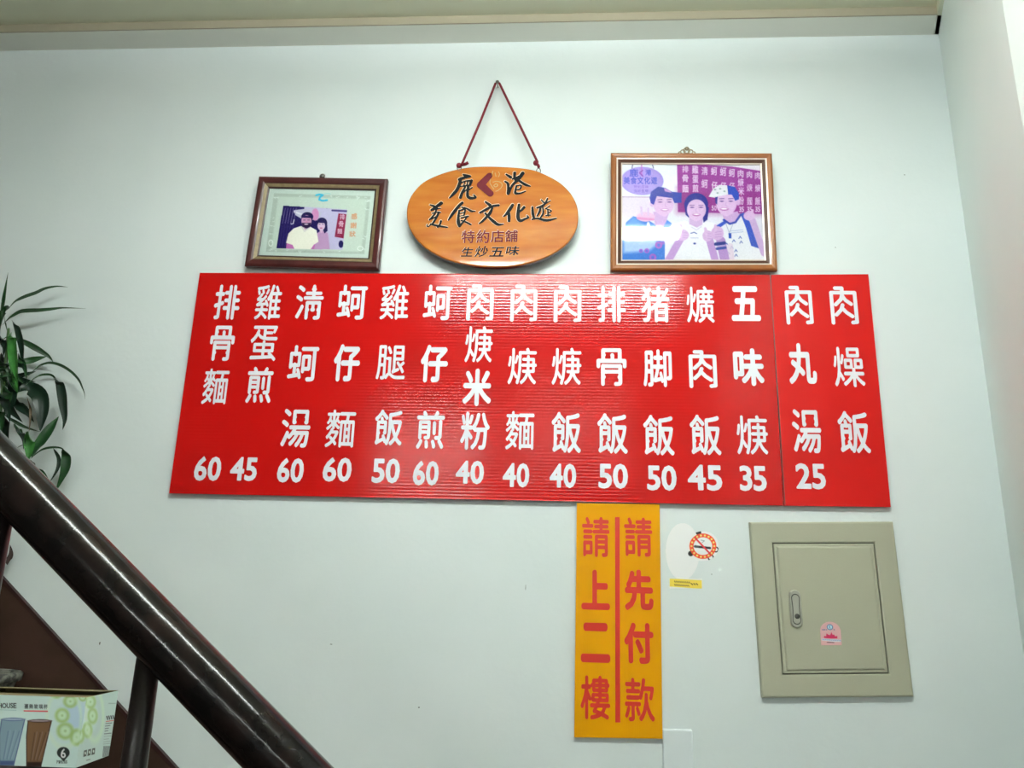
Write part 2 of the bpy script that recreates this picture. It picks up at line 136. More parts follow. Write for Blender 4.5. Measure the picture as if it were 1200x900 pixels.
def bm_obj(name, bm, m, parent=None, smooth=False, **k):
    me = bpy.data.meshes.new(name); bmesh.ops.recalc_face_normals(bm, faces=bm.faces); bm.to_mesh(me); bm.free()
    if m: me.materials.append(m)
    if smooth:
        for p in me.polygons: p.use_smooth = True
    o = bpy.data.objects.new(name, me); COL.objects.link(o)
    if parent: o.parent = parent
    if k.get('loc'): o.location = k['loc']
    if k.get('rot'): o.rotation_euler = k['rot']
    return o

def tag(o, label=None, cat=None, group=None, kind=None):
    if label: o['label'] = label
    if cat: o['category'] = cat
    if group: o['group'] = group
    if kind: o['kind'] = kind
    return o

def empty(name, loc=(0, 0, 0), rot=(0, 0, 0)):
    o = bpy.data.objects.new(name, None); o.empty_display_size = .05
    COL.objects.link(o); o.location = loc; o.rotation_euler = rot
    return o

def box_bm(bm, x0, x1, y0, y1, z0, z1, bevel=0., seg=2):
    r = bmesh.ops.create_cube(bm, size=1.0)
    for v in r['verts']:
        v.co = Vector(((x0 + x1) / 2 + v.co.x * (x1 - x0), (y0 + y1) / 2 + v.co.y * (y1 - y0), (z0 + z1) / 2 + v.co.z * (z1 - z0)))
    if bevel:
        es = list({e for v in r['verts'] for e in v.link_edges})
        bmesh.ops.bevel(bm, geom=es, offset=bevel, segments=seg, affect='EDGES', profile=.5)

def box(name, m, dims, parent=None, bevel=0., **k):
    bm = bmesh.new(); box_bm(bm, *dims, bevel=bevel); return bm_obj(name, bm, m, parent, **k)

def prism(name, m, pts, y0, y1, parent=None, smooth=False):
    """polygon in (x, z), extruded from y0 (front) to y1 (back)"""
    n = len(pts)
    v = [(x, y0, z) for x, z in pts] + [(x, y1, z) for x, z in pts]
    f = [tuple(range(n)), tuple(range(2 * n - 1, n - 1, -1))] + [(i, i + n, (i + 1) % n + n, (i + 1) % n) for i in range(n)]
    bm = bmesh.new(); vs = [bm.verts.new(c) for c in v]
    for q in f: bm.faces.new([vs[i] for i in q])
    return bm_obj(name, bm, m, parent, smooth)

def inset(pts, d):
    """inset (d > 0) of a convex polygon in (x, z)"""
    n = len(pts); c = (sum(p[0] for p in pts) / n, sum(p[1] for p in pts) / n); L = []
    for i in range(n):
        a = Vector(pts[i]); b = Vector(pts[(i + 1) % n]); t = (b - a).normalized(); nn = Vector((-t.y, t.x))
        if nn.dot(Vector(c) - a) < 0: nn = -nn
        L.append((a + nn * d, t))
    o = []
    for i in range(n):
        p, t = L[i - 1]; q, u = L[i]
        den = t.x * u.y - t.y * u.x
        if abs(den) < 1e-6: o.append(tuple(q)); continue
        s = ((q.x - p.x) * u.y - (q.y - p.y) * u.x) / den
        o.append(tuple(p + t * s))
    return o

def ring(name, m, quad, prof, parent=None, sides=None):
    """moulding round a quad; prof = [(inset, y)], closed loop of the section"""
    loops = [[(x, y, z) for x, z in inset(quad, d)] for d, y in prof]
    n = len(quad); k = len(prof); out = []
    todo = [[i] for i in range(n)] if sides else [list(range(n))]
    for grp in todo:
        v = []; f = []
        for i in grp:
            b = len(v)
            for l in loops: v.append(l[i])
            for l in loops: v.append(l[(i + 1) % n])
            for j in range(k): f.append((b + j, b + (j + 1) % k, b + k + (j + 1) % k, b + k + j))
            if sides: f.append(tuple(b + j for j in range(k))); f.append(tuple(b + k + j for j in reversed(range(k))))
        bm = bmesh.new(); vs = [bm.verts.new(c) for c in v]
        for q in f: bm.faces.new([vs[i] for i in q])
        if not sides: bmesh.ops.remove_doubles(bm, verts=bm.verts, dist=1e-6)
        out.append(bm_obj(name, bm, m, parent))
    return out

def tube(bm, pts, rad, n=10, cap=True):
    pts = [Vector(p) for p in pts]; R = []
    rad = rad if isinstance(rad, (list, tuple)) else [rad] * len(pts)
    up = Vector((0.31, 0.2, 0.93))
    for i, p in enumerate(pts):
        t = (pts[min(i + 1, len(pts) - 1)] - pts[max(i - 1, 0)]).normalized()
        a = t.cross(up).normalized(); b = t.cross(a).normalized()
        R.append([bm.verts.new(p + (a * math.cos(2 * PI * j / n) + b * math.sin(2 * PI * j / n)) * rad[i]) for j in range(n)])
    for i in range(len(R) - 1):
        for j in range(n):
            bm.faces.new((R[i][j], R[i][(j + 1) % n], R[i + 1][(j + 1) % n], R[i + 1][j]))
    if cap: bm.faces.new(R[0]); bm.faces.new(list(reversed(R[-1])))

def tube_obj(name, m, pts, rad, parent=None, n=10, **k):
    bm = bmesh.new(); tube(bm, pts, rad, n); return bm_obj(name, bm, m, parent, True, **k)

def lathe(name, m, prof, parent=None, n=32, loc=None, rot=None):
    bm = bmesh.new(); R = []
    for r, z in prof: R.append([bm.verts.new((r * math.cos(2 * PI * j / n), r * math.sin(2 * PI * j / n), z)) for j in range(n)] if r > 1e-6 else [bm.verts.new((0, 0, z))])
    for a, b in zip(R, R[1:]):
        for j in range(n):
            if len(a) == 1: bm.faces.new((a[0], b[j], b[(j + 1) % n]))
            elif len(b) == 1: bm.faces.new((a[j], b[0], a[(j + 1) % n]))
            else: bm.faces.new((a[j], b[j], b[(j + 1) % n], a[(j + 1) % n]))
    return bm_obj(name, bm, m, parent, True, loc=loc, rot=rot)

# ---------------------------------------------------------------- lettering: distance fields of glyphs and brush strokes
GRID = 88
def seg_dist(X, Y, S):
    """S: (n,4) segments -> distance grid"""
    d = np.full(X.shape, 1e9, np.float32)
    for k in range(0, len(S), 64):
        s = S[k:k + 64].astype(np.float32)
        ax, ay, bx, by = (s[:, i][:, None, None] for i in range(4))
        dx, dy = bx - ax, by - ay; L = dx * dx + dy * dy + 1e-12
        t = np.clip(((X - ax) * dx + (Y - ay) * dy) / L, 0, 1)
        q = (X - ax - t * dx) ** 2 + (Y - ay - t * dy) ** 2
        d = np.minimum(d, q.min(0))
    return np.sqrt(d)

def glyph_edges(ch):
    cu = bpy.data.curves.new('glyph', 'FONT'); cu.body = ch; cu.resolution_u = 3
    o = bpy.data.objects.new('glyph', cu); COL.objects.link(o)
    me = bpy.data.meshes.new_from_object(o)
    co = [v.co.xy[:] for v in me.vertices]; cnt = {}
    for p in me.polygons:
        for e in p.edge_keys: cnt[e] = cnt.get(e, 0) + 1
    E = np.array([(*co[a], *co[b]) for (a, b), c in cnt.items() if c == 1])
    bpy.data.objects.remove(o); bpy.data.curves.remove(cu); bpy.data.meshes.remove(me)
    return E

ROU = {   # 肉 in the old form used on the board, as strokes in a 102 x 141 box (y down)
 '肉': [[(8, 136), (8, 23)], [(8, 23), (95, 23)], [(95, 23), (95, 133), (80, 135)], [(24, 6), (49, 6), (49, 28), (43, 48), (22, 68)], [(49, 36), (60, 52), (79, 66)],
        [(47, 70), (40, 88), (22, 106)], [(47, 84), (60, 98), (80, 112)]],
}
HEAVY = set('五仔丸米上二付先味')
DENSE = set('雞麵爌蛋焿腿燥樓舖請款')
_cache = {}
def glyph_field(ch, style):
    """returns X, Y (grid axes), F (negative inside), bbox"""
    key = (ch, style)
    if key in _cache: return _cache[key]
    if style == 'round' and ch in ROU:
        S = []; 
        for st in ROU[ch]:
            for a, b in zip(st, st[1:]): S.append((a[0] / 141, 1 - a[1] / 141, b[0] / 141, 1 - b[1] / 141))
        x0, x1, y0, y1 = -.05, .8, -.05, 1.08
        xs = np.linspace(x0, x1, GRID); ys = np.linspace(y0, y1, GRID); X, Y = np.meshgrid(xs, ys)
        F = seg_dist(X.astype(np.float32), Y.astype(np.float32), np.array(S)) - .049
    else:
        E = glyph_edges(ch)
        x0, x1 = E[:, [0, 2]].min() - .08, E[:, [0, 2]].max() + .08; y0, y1 = E[:, [1, 3]].min() - .08, E[:, [1, 3]].max() + .08
        xs = np.linspace(x0, x1, GRID); ys = np.linspace(y0, y1, GRID); X, Y = np.meshgrid(xs, ys); X = X.astype(np.float32); Y = Y.astype(np.float32)
        D = seg_dist(X, Y, E)
        ins = np.zeros(X.shape, bool)
        for ax, ay, bx, by in E:
            if ay == by: continue
            c = (Y > min(ay, by)) & (Y <= max(ay, by)) & (X < ax + (Y - ay) / (by - ay) * (bx - ax))
            ins ^= c
        F = np.where(ins, -D, D)
        if style in ('round', 'roundb'):
            e = .018 if ch in DENSE else .024
            grow = .011 if ch in DENSE else (.034 if ch in HEAVY else .019)
            if style == 'roundb': grow += .006; e = .018
            G = F + e                                   # eroded: negative inside
            pts = []
            h = G[:, :-1] * G[:, 1:] < 0
            i, j = np.nonzero(h); t = G[i, j] / (G[i, j] - G[i, j + 1]); pts.append(np.stack([X[i, j] + t * (X[i, j + 1] - X[i, j]), Y[i, j]], 1))
            h = G[:-1] * G[1:] < 0
            i, j = np.nonzero(h); t = G[i, j] / (G[i, j] - G[i + 1, j]); pts.append(np.stack([X[i, j], Y[i, j] + t * (Y[i + 1, j] - Y[i, j])], 1))
            P = np.concatenate(pts).astype(np.float32)
            d = np.full(X.shape, 1e9, np.float32)
            for k in range(0, len(P), 128):
                q = P[k:k + 128]; d = np.minimum(d, ((X - q[:, 0][:, None, None]) ** 2 + (Y - q[:, 1][:, None, None]) ** 2).min(0))
            d = np.sqrt(d)
            F = np.where(G < 0, -d, d) - (e + grow)
        elif style == 'digit': F = F - .03
        elif style == 'bold': F = F - .016
        elif style == 'thin': F = F - .002
    m = F < 0
    jj = np.nonzero(m.any(0))[0]; ii = np.nonzero(m.any(1))[0]
    bb = (xs[jj[0]] , xs[jj[-1]], ys[ii[0]], ys[ii[-1]])
    _cache[key] = (xs, ys, F, bb); return _cache[key]

def field_mesh(xs, ys, F):
    """fill F < 0 by marching squares; full cells of a row are merged"""
    V = []; Q = []; idx = {}
    def vid(x, y):
        k = (round(x, 7), round(y, 7))
        if k not in idx: idx[k] = len(V); V.append(k)
        return idx[k]
    m = F < 0
    full = m[:-1, :-1] & m[:-1, 1:] & m[1:, :-1] & m[1:, 1:]
    some = (m[:-1, :-1] | m[:-1, 1:] | m[1:, :-1] | m[1:, 1:]) & ~full
    for i in range(full.shape[0]):
        j = 0; row = full[i]
        while j < len(row):
            if row[j]:
                k = j
                while k < len(row) and row[k]: k += 1
                Q.append((vid(xs[j], ys[i]), vid(xs[k], ys[i]), vid(xs[k], ys[i + 1]), vid(xs[j], ys[i + 1]))); j = k
            else: j += 1
    for i, j in zip(*np.nonzero(some)):
        c = [(xs[j], ys[i], F[i, j]), (xs[j + 1], ys[i], F[i, j + 1]), (xs[j + 1], ys[i + 1], F[i + 1, j + 1]), (xs[j], ys[i + 1], F[i + 1, j])]
        p = []
        for a, b in zip(c, c[1:] + c[:1]):
            if a[2] < 0: p.append(vid(a[0], a[1]))
            if (a[2] < 0) != (b[2] < 0):
                t = a[2] / (a[2] - b[2]); p.append(vid(a[0] + t * (b[0] - a[0]), a[1] + t * (b[1] - a[1])))
        p = [q for n, q in enumerate(p) if q != p[n - 1]]
        if len(p) >= 3: Q.append(tuple(p))
    return V, Q

_mcache = {}
def letter(text, style, cx, cz, w, h, y, m, parent, name, shear=0.):
    """one printed or vinyl-cut character (or a short price) filling a w x h box centred on cx, cz"""
    V, Q = [], []; pen = 0.
    for ch in text:
        key = (ch, style)
        xs, ys, F, bb = glyph_field(ch, style)
        if key not in _mcache: _mcache[key] = field_mesh(xs, ys, F)
        v, q = _mcache[key]; b = len(V)
        V += [(x - bb[0] + pen, z) for x, z in v]; Q += [tuple(i + b for i in p) for p in q]
        pen += bb[1] - bb[0] + .035
    a = np.array(V); x0, z0 = a.min(0); x1, z1 = a.max(0)
    vv = [(cx + ((x - x0) / (x1 - x0) - .5) * w + shear * ((z - z0) / (z1 - z0) - .5) * h, y, cz + ((z - z0) / (z1 - z0) - .5) * h) for x, z in V]
    return mesh_obj(name, vv, Q, m, parent)

def brush(strokes, y, m, parent, name, grow=0., off=(0, 0), res=110):
    pts = np.array([(p[0], p[1]) for s in strokes for p in s]); mw = max(p[2] for s in strokes for p in s) + grow + .001
    xs = np.linspace(pts[:, 0].min() - mw, pts[:, 0].max() + mw, res); ys = np.linspace(pts[:, 1].min() - mw, pts[:, 1].max() + mw, res)
    X, Y = np.meshgrid(xs, ys); F = np.full(X.shape, 1e9)
    for s in strokes:
        # smooth the stroke
        q = [np.array(p) for p in s]
        if len(q) > 2:
            r = []
            for i in range(len(q) - 1):
                p0 = q[max(i - 1, 0)]; p1 = q[i]; p2 = q[i + 1]; p3 = q[min(i + 2, len(q) - 1)]
                for t in (0, .25, .5, .75): r.append(.5 * ((2 * p1) + (p2 - p0) * t + (2 * p0 - 5 * p1 + 4 * p2 - p3) * t * t + (3 * p1 - p0 - 3 * p2 + p3) * t ** 3))
            r.append(q[-1]); q = r
        for a, b in zip(q, q[1:]):
            dx, dy = b[0] - a[0], b[1] - a[1]; L = dx * dx + dy * dy + 1e-12
            t = np.clip(((X - a[0]) * dx + (Y - a[1]) * dy) / L, 0, 1)
            F = np.minimum(F, np.hypot(X - a[0] - t * dx, Y - a[1] - t * dy) - (a[2] + t * (b[2] - a[2])) - grow)
    V, Q = field_mesh(xs, ys, F)
    return mesh_obj(name, [(x + off[0], y, z + off[1]) for x, z in V], Q, m, parent)

# ---------------------------------------------------------------- painter for flat prints: ink per vertex of a fine grid
class Canvas:
    def __init__(s, w, h, quad, bg, gain=1.3):
        s.w, s.h, s.gain = w, h, gain
        u, v = np.meshgrid(np.linspace(0, 1, w), np.linspace(0, 1, h))       # v down
        (x0, y0), (x1, y1), (x2, y2), (x3, y3) = quad
        A = []; B = []
        for (U, W), (X, Y) in zip(((0, 0), (1, 0), (1, 1), (0, 1)), quad):
            A.append([U, W, 1, 0, 0, 0, -U * X, -W * X]); B.append(X)
            A.append([0, 0, 0, U, W, 1, -U * Y, -W * Y]); B.append(Y)
        H = np.linalg.solve(np.array(A, float), np.array(B, float))
        D = H[6] * u + H[7] * v + 1
        s.X = (H[0] * u + H[1] * v + H[2]) / D; s.Y = (H[3] * u + H[4] * v + H[5]) / D
        s.px = abs(x1 - x0) / w
        s.C = np.zeros((h, w, 3)); s.C[:] = bg; s.A = np.ones((h, w))
    def put(s, d, col, alpha=1., soft=0.):
        k = np.clip(.5 - d / (s.px + soft), 0, 1) * alpha
        s.C = s.C * (1 - k[..., None]) + np.array(col) * k[..., None]
    def poly(s, pts, col, alpha=1., soft=0.):
        pts = [tuple(p) for p in pts]; E = [(*a, *b) for a, b in zip(pts, pts[1:] + pts[:1])]
        D = seg_dist(s.X.astype(np.float32), s.Y.astype(np.float32), np.array(E, float)); ins = np.zeros(s.X.shape, bool)
        for ax, ay, bx, by in E:
            if ay == by: continue
            ins ^= (s.Y > min(ay, by)) & (s.Y <= max(ay, by)) & (s.X < ax + (s.Y - ay) / (by - ay) * (bx - ax))
        d = np.where(ins, -D, D); s.put(d, col, alpha, soft); return d
    def ell(s, cx, cy, rx, ry, col, alpha=1., soft=0., rot=0.):
        c, q = math.cos(rot), math.sin(rot); x = s.X - cx; y = s.Y - cy
        x, y = x * c + y * q, -x * q + y * c
        r = np.hypot(x / rx, y / ry); s.put((r - 1) * min(rx, ry), col, alpha, soft)
    def ringe(s, cx, cy, rx, ry, w, col, alpha=1., soft=0.):
        r = np.hypot((s.X - cx) / rx, (s.Y - cy) / ry); s.put(abs(r - 1) * min(rx, ry) - w / 2, col, alpha, soft)
    def line(s, pts, w, col, alpha=1., soft=0.):
        E = np.array([(*a, *b) for a, b in zip(pts, pts[1:])], float)
        s.put(seg_dist(s.X.astype(np.float32), s.Y.astype(np.float32), E) - w / 2, col, alpha, soft)
    def glyph(s, ch, x0, y0, x1, y1, col, style='bold', alpha=1.):
        xs, ys, F, bb = glyph_field(ch, style)
        gx = bb[0] + (s.X - x0) / (x1 - x0) * (bb[1] - bb[0]); gy = bb[3] - (s.Y - y0) / (y1 - y0) * (bb[3] - bb[2])
        i = (gx - xs[0]) / (xs[1] - xs[0]); j = (gy - ys[0]) / (ys[1] - ys[0])
        ok = (i >= 0) & (i < GRID - 1) & (j >= 0) & (j < GRID - 1)
        i0 = np.clip(i.astype(int), 0, GRID - 2); j0 = np.clip(j.astype(int), 0, GRID - 2); a = i - i0; b = j - j0
        f = (F[j0, i0] * (1 - a) + F[j0, i0 + 1] * a) * (1 - b) + (F[j0 + 1, i0] * (1 - a) + F[j0 + 1, i0 + 1] * a) * b
        f = np.where(ok, f, 1.) * (x1 - x0) / (bb[1] - bb[0]); s.put(f, col, alpha)
    def noise(s, amp, seed=0, cell=1):
        r = np.random.RandomState(seed); n = r.normal(0, amp, (s.h // cell + 2, s.w // cell + 2, 1)).repeat(cell, 0).repeat(cell, 1)[:s.h, :s.w]
        s.C = np.clip(s.C + n, 0, 255)
    def build(s, name, quad3, m, parent=None):
        """quad3: TL, TR, BR, BL in 3D"""
        u, v = np.meshgrid(np.linspace(0, 1, s.w), np.linspace(0, 1, s.h)); q = [np.array(p, float) for p in quad3]
        P = (q[0] * ((1 - u) * (1 - v))[..., None] + q[1] * (u * (1 - v))[..., None] + q[2] * (u * v)[..., None] + q[3] * ((1 - u) * v)[..., None]).reshape(-1, 3)
        i = np.arange((s.h - 1) * s.w).reshape(s.h - 1, s.w)[:, :-1]
        keep = (s.A[:-1, :-1] + s.A[1:, :-1] + s.A[:-1, 1:] + s.A[1:, 1:]) / 4 > .5
        i = i[keep]; Fc = np.stack([i, i + s.w, i + s.w + 1, i + 1], -1)
        me = bpy.data.meshes.new(name)
        me.vertices.add(len(P)); me.vertices.foreach_set('co', P.ravel())
        me.loops.add(Fc.size); me.loops.foreach_set('vertex_index', Fc.ravel().astype(np.int32))
        me.polygons.add(len(Fc)); me.polygons.foreach_set('loop_start', (np.arange(len(Fc)) * 4).astype(np.int32))
        me.update(calc_edges=True)
        c = s.C.reshape(-1, 3) / 255.; c = np.where(c <= .04045, c / 12.92, ((c + .055) / 1.055) ** 2.4)
        c = np.clip(c * s.gain, 0, .88)
        a = me.color_attributes.new('ink', 'FLOAT_COLOR', 'POINT'); a.data.foreach_set('color', np.concatenate([c, np.ones((len(c), 1))], 1).ravel().astype(np.float32))
        me.materials.append(m)
        o = bpy.data.objects.new(name, me); COL.objects.link(o); o.parent = parent
        return o

# ---------------------------------------------------------------- materials
M = {}
M['wall'] = mat('wall_paint', (.75, .805, .805), .55, noise=(2.2, (.71, .775, .775), .4, .65), bump=(60, .0004), spec=.3)
M['wall_right'] = mat('side_wall_paint', (.84, .90, .87), .55, noise=(1.6, (.80, .87, .84), .4, .65), bump=(60, .0004), spec=.3)
M['ceiling'] = mat('ceiling_paint', (.72, .73, .56), .7)
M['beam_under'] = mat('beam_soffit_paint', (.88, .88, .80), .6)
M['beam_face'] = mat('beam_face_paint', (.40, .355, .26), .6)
M['skirt'] = mat('stair_skirting_paint', (.060, .032, .024), .5, noise=(9, (.045, .026, .018), .4, .6), spec=.1)
M['step'] = mat('stair_stone', (.10, .065, .05), .35, noise=(30, (.16, .11, .09), .45, .6))
M['front'] = mat('front_wall_paint', (.22, .20, .18), .7)
M['floor'] = mat('floor_tile', (.13, .11, .10), .35, noise=(20, (.10, .09, .08), .4, .6))
M['red'] = mat('red_plastic', (.54, .006, .005), .13, noise=(1.4, (.55, .006, .005), .42, .62), spec=.28)
M['red2'] = mat('red_plastic_bright', (.60, .008, .006), .32, noise=(1.4, (.62, .007, .005), .42, .62), spec=.25)
M['vinyl'] = mat('white_vinyl', (.80, .80, .86), .4)
M['yellow'] = mat('yellow_plastic', (.80, .36, .002), .15, noise=(1.5, (.74, .31, .002), .42, .62), spec=.3)
M['redv'] = mat('red_vinyl', (.66, .03, .015), .35)
M['wood'] = mat('varnished_wood', (.52, .178, .018), .4, spec=.10, coat=.35, noise=(7, (.42, .105, .007), .3, .72), stretch=(1, 1, 6), coat_rough=.05)
M['woodedge'] = mat('dark_varnished_edge', (.075, .018, .006), .3, coat=.7)
M['ink'] = mat('black_paint', (.004, .006, .007), .5, spec=.12)
M['glint'] = mat('bevel_glint_paint', (.70, .52, .34), .5)  # pale colour painting the gloss on the carved bevels of the sign
M['maroon'] = mat('maroon_paint', (.14, .010, .018), .5, spec=.15)
M['gold'] = mat('gold_paint', (.42, .25, .05), .4)
M['rope'] = mat('dark_red_rope', (.20, .006, .02), .7, bump=(700, .0006))
M['steel'] = mat('dark_steel', (.16, .15, .14), .3, metal=.9)
M['brass'] = mat('aged_brass', (.30, .25, .17), .35, metal=.8)
M['maho'] = mat('mahogany', (.085, .014, .013), .38, coat=.15, spec=.35, noise=(14, (.05, .008, .008), .35, .65), stretch=(1, 1, 1))
M['gilt'] = mat('gilt_moulding', (.26, .20, .10), .55, metal=.1, noise=(80, (.22, .16, .08), .4, .6))
M['dark'] = mat('dark_moulding', (.035, .010, .010), .4)
M['honey'] = mat('honey_wood', (.34, .11, .018), .35, spec=.35, coat=.2, noise=(10, (.25, .075, .015), .3, .7))
M['brown'] = mat('brown_moulding', (.085, .034, .018), .45, spec=.3)
M['fillet'] = mat('pale_fillet', (.66, .55, .48), .3, metal=.2)
M['back'] = mat('backing_board', (.25, .2, .15), .8)
M['glass'] = glass_mat('picture_glass')
M['photo'] = print_mat('photo_print', .6); M['photo'].node_tree.nodes['Principled BSDF'].inputs['Specular IOR Level'].default_value = .05
M['card'] = print_mat('printed_card', .35, .1)
M['stick'] = print_mat('sticker_print', .35)
M['steelbox'] = mat('beige_enamel', (.42, .42, .315), .45, spec=.4, bump=(300, .0002))
M['nickel'] = mat('brushed_nickel', (.44, .44, .38), .35, metal=.5)
M['nickeld'] = mat('shadow_gap', (.06, .06, .05), .5)
M['plate'] = mat('white_plastic', (.72, .78, .80), .3)
M['rail'] = mat('black_rail_paint', (.006, .005, .005), .16, noise=(25, (.014, .008, .007), .4, .65), bump=(38, .0007), spec=.16, coat=.10, coat_rough=.04)
M['post'] = mat('black_post_paint', (.012, .008, .008), .3, bump=(60, .0006), spec=.35)
M['cardin'] = mat('plain_cardboard', (.30, .25, .12), .8)
M['crate'] = mat('dark_crate_wood', (.05, .032, .026), .6, noise=(12, (.035, .02, .016), .4, .6))
M['stone'] = mat('mottled_stone', (.20, .20, .17), .6, noise=(55, (.05, .05, .045), .42, .58), bump=(50, .003))
M['soil'] = mat('soil', (.03, .02, .012), .9)
M['leaf0'] = mat('leaf_mid_green', (.020, .068, .022), .35, noise=(40, (.012,.038,.014), .35, .65))
M['leaf1'] = mat('leaf_green', (.020, .085, .022), .35, noise=(40, (.012, .05, .016), .35, .65))
M['leaf2'] = mat('leaf_dark_green', (.009, .026, .014), .32, noise=(40, (.010, .030, .018), .35, .65))
M['leaf3'] = mat('leaf_bright_green', (.055, .25, .045), .35, noise=(50, (.035, .16, .03), .35, .65))
M['leaf5'] = mat('leaf_withered', (.035, .018, .016), .7)
M['leaf4'] = mat('leaf_dry', (.12, .085, .05), .6)
M['cane'] = mat('cane_green', (.06, .13, .04), .4)
M['mark'] = mat('scuff', (.10, .11, .10), .8)
M['lamp'] = mat('lamp_housing', (.8, .8, .8), .4)

# ---------------------------------------------------------------- the setting
H = 3.188                      # underside of the beam
CX, CY = 1.1359, 0.0           # right-hand corner of the menu wall
EX, EY = 0.892, -0.700         # outer corner of the slanted side wall
wb = prism('wall_back', M['wall'], [(-4, 0), (1.3, 0), (1.3, 3.5), (-4, 3.5)], 0, .12); tag(wb, kind='structure')
for i, p in enumerate(NAILSCUFF):
    x, _, z = p
    sh = [(4, 1), (2.2, 1.6), (.7, 8), (1.5, 1.5), (1.5, 1.2), (2.2, 4), (1.3, 1.3)][i]
    n = 7; r = [(x + sh[0] * .0012 * math.cos(2 * PI * k / n) * random.uniform(.6, 1.1), -.0006, z + sh[1] * .0012 * math.sin(2 * PI * k / n) * random.uniform(.6, 1.1)) for k in range(n)]
    mesh_obj('scuff_mark', r, [tuple(range(n))], M['mark'], wb)
def wall_seg(name, m, a, b, z0, z1, t=.1):
    d = Vector((b[0] - a[0], b[1] - a[1])).normalized(); n = Vector((-d.y, d.x)) * t
    if n.x < 0: n = -n
    q = [a, b, (b[0] + n.x, b[1] + n.y), (a[0] + n.x, a[1] + n.y)]
    v = [(x, y, z0) for x, y in q] + [(x, y, z1) for x, y in q]
    bm = bmesh.new(); vs = [bm.verts.new(c) for c in v]
    for f in ((0, 1, 2, 3), (7, 6, 5, 4), (0, 4, 5, 1), (1, 5, 6, 2), (2, 6, 7, 3), (3, 7, 4, 0)): bm.faces.new([vs[i] for i in f])
    return tag(bm_obj(name, bm, m), kind='structure')
wall_seg('wall_right', M['wall_right'], (CX, CY), (EX, EY), 0, H)
wall_seg('wall_right', M['wall_right'], (EX, EY), (1.02, -9.0), 0, H)
wall_seg('wall_left', M['front'], (-3.6, -9), (-3.6, 0), 0, 3.4, t=-.1)
for nm, d in (('wall_front', (-4, -2.2, -9.1, -9, 0, H)), ('wall_front', (.2, 1.4, -9.1, -9, 0, H)), ('wall_front', (-2.2, .2, -9.1, -9, 2.2, H)), ('wall_front', (-2.2, .2, -9.1, -9, 0, .9))):  # unseen front wall, added to block world reflections; its opening lets light in
    tag(box(nm, M['front'], d), kind='structure')
box('floor', M['floor'], (-4, 1.4, -9, 0, -.1, 0)); tag(bpy.data.objects['floor'], kind='structure')
# ceiling with a shallow painted beam along the menu wall and a beige strip above the side wall
c = box('ceiling', M['ceiling'], (-4, 1.4, -9, .1, H + .028, H + .15)); tag(c, kind='structure')
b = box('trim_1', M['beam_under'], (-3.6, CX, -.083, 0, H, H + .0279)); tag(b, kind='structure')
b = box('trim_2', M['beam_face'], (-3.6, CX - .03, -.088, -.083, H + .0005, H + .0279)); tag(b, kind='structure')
wall_seg('trim_3', M['ceiling'], (CX - .012, CY), (EX - .012, EY), H, H + .0279)

# ---------------------------------------------------------------- staircase, skirting and rail
RISE, RUN = .162, .1975
for k in range(1, 12):
    x1 = -1.33 + (7 - k) * RUN; x0 = x1 - RUN
    s = empty('stair_step', (x1, -.65, k * RISE)); s['kind'] = 'structure'
    zb = max(0, (k - 2) * RISE)
    box('riser', M['step'], (-RUN, 0, -.63, .645, zb - k * RISE, -.03), s)
    box('tread', M['step'], (-RUN, .012, -.64, .645, -.03, 0), s, bevel=.004)
SL = -.8215
(sx, sz) = SKIRT[1]
zl = lambda x: sz + SL * (x - sx)
sk = prism('baseboard_back', M['skirt'], [(-3.4, zl(-3.4)), (.30, zl(.30)), (.30, 0), (-3.4, 0)], -.012, 0)
tag(sk, kind='structure')
prism('cap_strip', M['dark'], [(-3.4, zl(-3.4) + .001), (.30, zl(.30) + .001), (.30, zl(.30) - .009), (-3.4, zl(-3.4) - .009)], -.0135, -.0005, sk)
# rail: centre line measured between the two silhouettes, parallel to the stair
rt = empty('stair_handrail', (-.45, -1.2, 1.45))
ang = math.atan(-.8092)
def railz(x): return 1.4503 - .8092 * (x + .45)
d = Vector((math.cos(ang), 0, math.sin(ang)))
c0 = Vector((0, 0, railz(-.45) - 1.45))
pts = [c0 + d * t for t in np.linspace(-2.1, 1.35, 26)]
pr_ = []
tube_obj('rail', M['rail'], pts, .0310, rt, n=40)
for k in range(-6, 6):
    x = -.0065 + k * .2035
    zt = railz(x - .45) - 1.45 - .012
    stepk = max(0, min(11, math.floor((-1.33 + 7 * RUN - (x - .45)) / RUN + 1e-6)))
    zb = stepk * RISE - 1.45
    if zb > zt: continue
    p = tube_obj('post', M['post'], [(x, 0, zt), (x, 0, zt - .16), (x, 0, zb)], [.0128, .0140, .0150], rt, n=20)
    lathe('collar', M['post'], [(0, .012), (.022, .012), (.028, .006), (.028, 0), (0, 0)], p, n=20, loc=(x, 0, zb))
tag(rt, 'thick glossy black round stair handrail on slim black posts, sloping down to the right', 'handrail')

